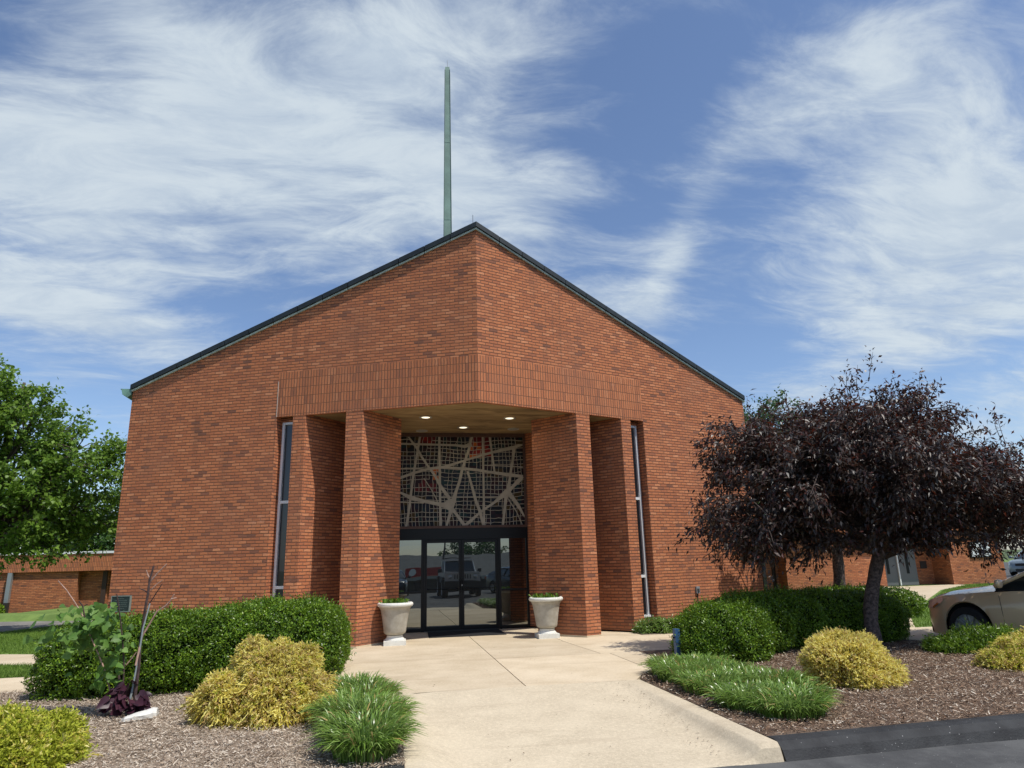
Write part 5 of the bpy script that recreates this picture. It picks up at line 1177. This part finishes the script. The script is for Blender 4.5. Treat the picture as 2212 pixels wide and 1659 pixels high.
# things that stand behind the camera and show in the entrance glass
def offroad(loc, rz, label):
    t = empty('white_offroad_suv', loc, rz, label, 'car'); PW = carpaint('silver_white_paint', (.55, .56, .56), metal=.2)
    m = MB(); m.box((0, 0, .95), (4.5, 1.86, .55)); m.box((1.55, 0, 1.24), (1.45, 1.74, .09)); m.build('body', PW, t, bevel=.05)
    m = MB(); m.v = []; P = [(.85, .83, 1.25), (-2.2, .83, 1.25), (-2.15, .74, 1.88), (.45, .72, 1.86)]
    A = [(x, y, z) for x, y, z in P]; B = [(x, -y, z) for x, y, z in P]
    for q in ([A[0], A[1], A[2], A[3]][::-1], B, [A[0], A[3], B[3], B[0]], [A[1], B[1], B[2], A[2]][::-1], [A[3], A[2], B[2], B[3]]): m.quad(q)
    m.build('windows', CGLASS, t)
    m = MB(); m.prism([(-2.2, -.76), (.52, -.76), (.52, .76), (-2.2, .76)], 1.87, 1.97); ro = m.build('roof', PW, t, bevel=.03)
    for x in (-1.8, -.9, 0): m = MB(); m.tube([(x, -.72, 2.03), (x, .72, 2.03)], .018, 6); m.build('rack_bar', DARKP, ro)
    for sd in (-1, 1):
        for (a, b) in (((.87, .84, 1.24), (.47, .74, 1.88)), ((-.3, .86, 1.24), (-.32, .75, 1.88)), ((-1.3, .86, 1.24), (-1.3, .75, 1.88))):
            m = MB(); m.tube([(a[0], sd*a[1], a[2]), (b[0], sd*b[1], b[2])], .035, 6); m.build('pillar', PW, t)
        m = MB(); m.lathe([(.001, .03), (.10, .02), (.115, 0), (.115, -.05)], n=20); m.v = [(2.27+v[2], sd*.66+v[1], 1.02+v[0]) for v in m.v]; m.build('headlight', LENS, t, smooth=True)
        for ax in (1.5, -1.45):
            m = MB(); m.box((ax, sd*.95, .92), (1.12, .16, .16)); m.build('fender_flare', DARKP, t, bevel=.03); wheel(t, ax, sd*.88, .44, .30, sd, 6)
        m = MB(); m.box((.78, sd*1.07, 1.33), (.12, .22, .2)); m.build('mirror', DARKP, t, bevel=.02)
    for k in range(7): m = MB(); m.box((2.262, -.39+.13*k, 1.02), (.03, .05, .24)); m.build('grille_slot', DARKP, t)
    m = MB(); m.box((2.42, 0, .68), (.26, 1.9, .26)); m.build('bumper', DARKP, t, bevel=.03)
    m = MB(); m.box((0, 0, .5), (4.1, 1.3, .3)); m.build('chassis', WELL, t)
    m = MB(); m.box((1.4, 0, 1.31), (.35, .32, .05)); m.build('bonnet_scoop', DARKP, t, bevel=.01)
offroad((2.05, -17.6, -.14), R(90), 'boxy silver white off-road vehicle facing the church, seen mirrored in the doors')
sedan('dark_sedan', (5.6, -18.6, -.14), R(68), carpaint('black_paint', (.02, .022, .026)), 'dark rounded car mirrored in the right hand glass door')
sedan('dark_sedan', (-1.5, -21.6, -.14), R(90), carpaint('blue_black_paint', (.025, .03, .04)), 'dark car mirrored at the left edge of the left sidelight')
mall = empty('strip_mall', (4, -78, -3.3), label='low shop building with a grey mansard roof mirrored in the entrance glass', cat='building')
m = MB(); m.prism([(-36, -12), (34, -12), (34, 0), (-36, 0)], 0, 3.0); m.build('wall', simple('shop_front', (.09, .085, .08), rough=.7, noise=.3, nscale=.6), mall)
m = MB(); GR = simple('grey_shingles', (.11, .115, .115), rough=.9, noise=.15, nscale=2)
a = [(-37.5, 2.2, 3.0), (35.5, 2.2, 3.0), (33, -3.4, 6.1), (-35, -3.4, 6.1)]; b_ = [(-37.5, -13, 3.0), (35.5, -13, 3.0), (33, -8, 6.1), (-35, -8, 6.1)]
m.quad(a); m.quad(b_[::-1]); m.quad([a[3], a[2], b_[2], b_[3]]); m.quad([a[1], b_[1], b_[2], a[2]]); m.quad([a[0], a[3], b_[3], b_[0]]); m.quad([a[0], b_[0], b_[1], a[1]]); m.build('mansard_roof', GR, mall)
m = MB(); m.prism([(-37.6, 2.15), (35.6, 2.15), (35.6, 2.35), (-37.6, 2.35)], 2.75, 3.15); m.build('eave_fascia', simple('pale_fascia', (.35, .35, .34), rough=.7), mall)
for x in range(-36, 35, 5): m = MB(); m.tube([(x, 2.0, 0), (x, 2.0, 2.8)], .09, 8); m.build('post', simple('post_paint', (.3, .3, .29)), mall)
m = MB(); m.prism([(-3.4, 2.1), (3.4, 2.1), (3.4, 2.5), (-3.4, 2.5)], 3.2, 4.4); sg_ = m.build('red_sign', simple('red_sign_face', (.38, .02, .015), rough=.4), mall)
m = MB(); m.lathe([(.001, .0), (.42, 0), (.42, .05), (.001, .06)], n=20); m.v = [(-2.4+v[0], 2.5+v[2], 3.8+v[1]) for v in m.v]; m.build('white_roundel', WHITE, sg_)
m = MB(); m.prism([(10, 2.1), (14, 2.1), (14, 2.4), (10, 2.4)], 3.5, 4.2); m.build('white_sign', WHITE, mall)
for x in range(-34, 33, 4):
    m = MB(); m.prism([(x, -.02), (x+3.2, -.02), (x+3.2, .04), (x, .04)], .4, 2.5); m.build('shop_window', GLASSW, mall)
sl_ = empty('street_lamp', (4.5, -58, -3.2), label='street lamp pole with a curved arm mirrored in the right door', cat='street lamp')
m = MB(); m.tube([(0, 0, 0), (0, 0, 8.2)], [.13, .09], 8); m.build('pole', DARKP, sl_)
m = MB(); m.tube([(0, 0, 7.6), (.6, 0, 8.1), (1.5, 0, 8.05)], .05, 6); m.box((1.8, 0, 8.0), (.7, .25, .16)); m.build('lamp_arm', DARKP, sl_)
for i, (x, y, s, lab) in enumerate(((-14, -92, 1.5, 'tree mirrored behind the shop roof left of the doors'), (12, -94, 1.4, 'tree mirrored behind the shop roof right of the doors'))):
    LB = [(0, 0, 5.0*s, 3.0*s, 2.6*s, 2.0*s), (-2.4*s, 0, 3.6*s, 2.4*s, 2*s, 1.8*s), (2.4*s, 0, 3.6*s, 2.4*s, 2*s, 1.8*s)]
    tree('distant_tree', (x, y, -3.3), 2.2, .3, LB, 3500, .5, .3, FARL, BARK, lab, 130+i, droop=.15, twn=20, spread=.3, group='trees behind the shops')
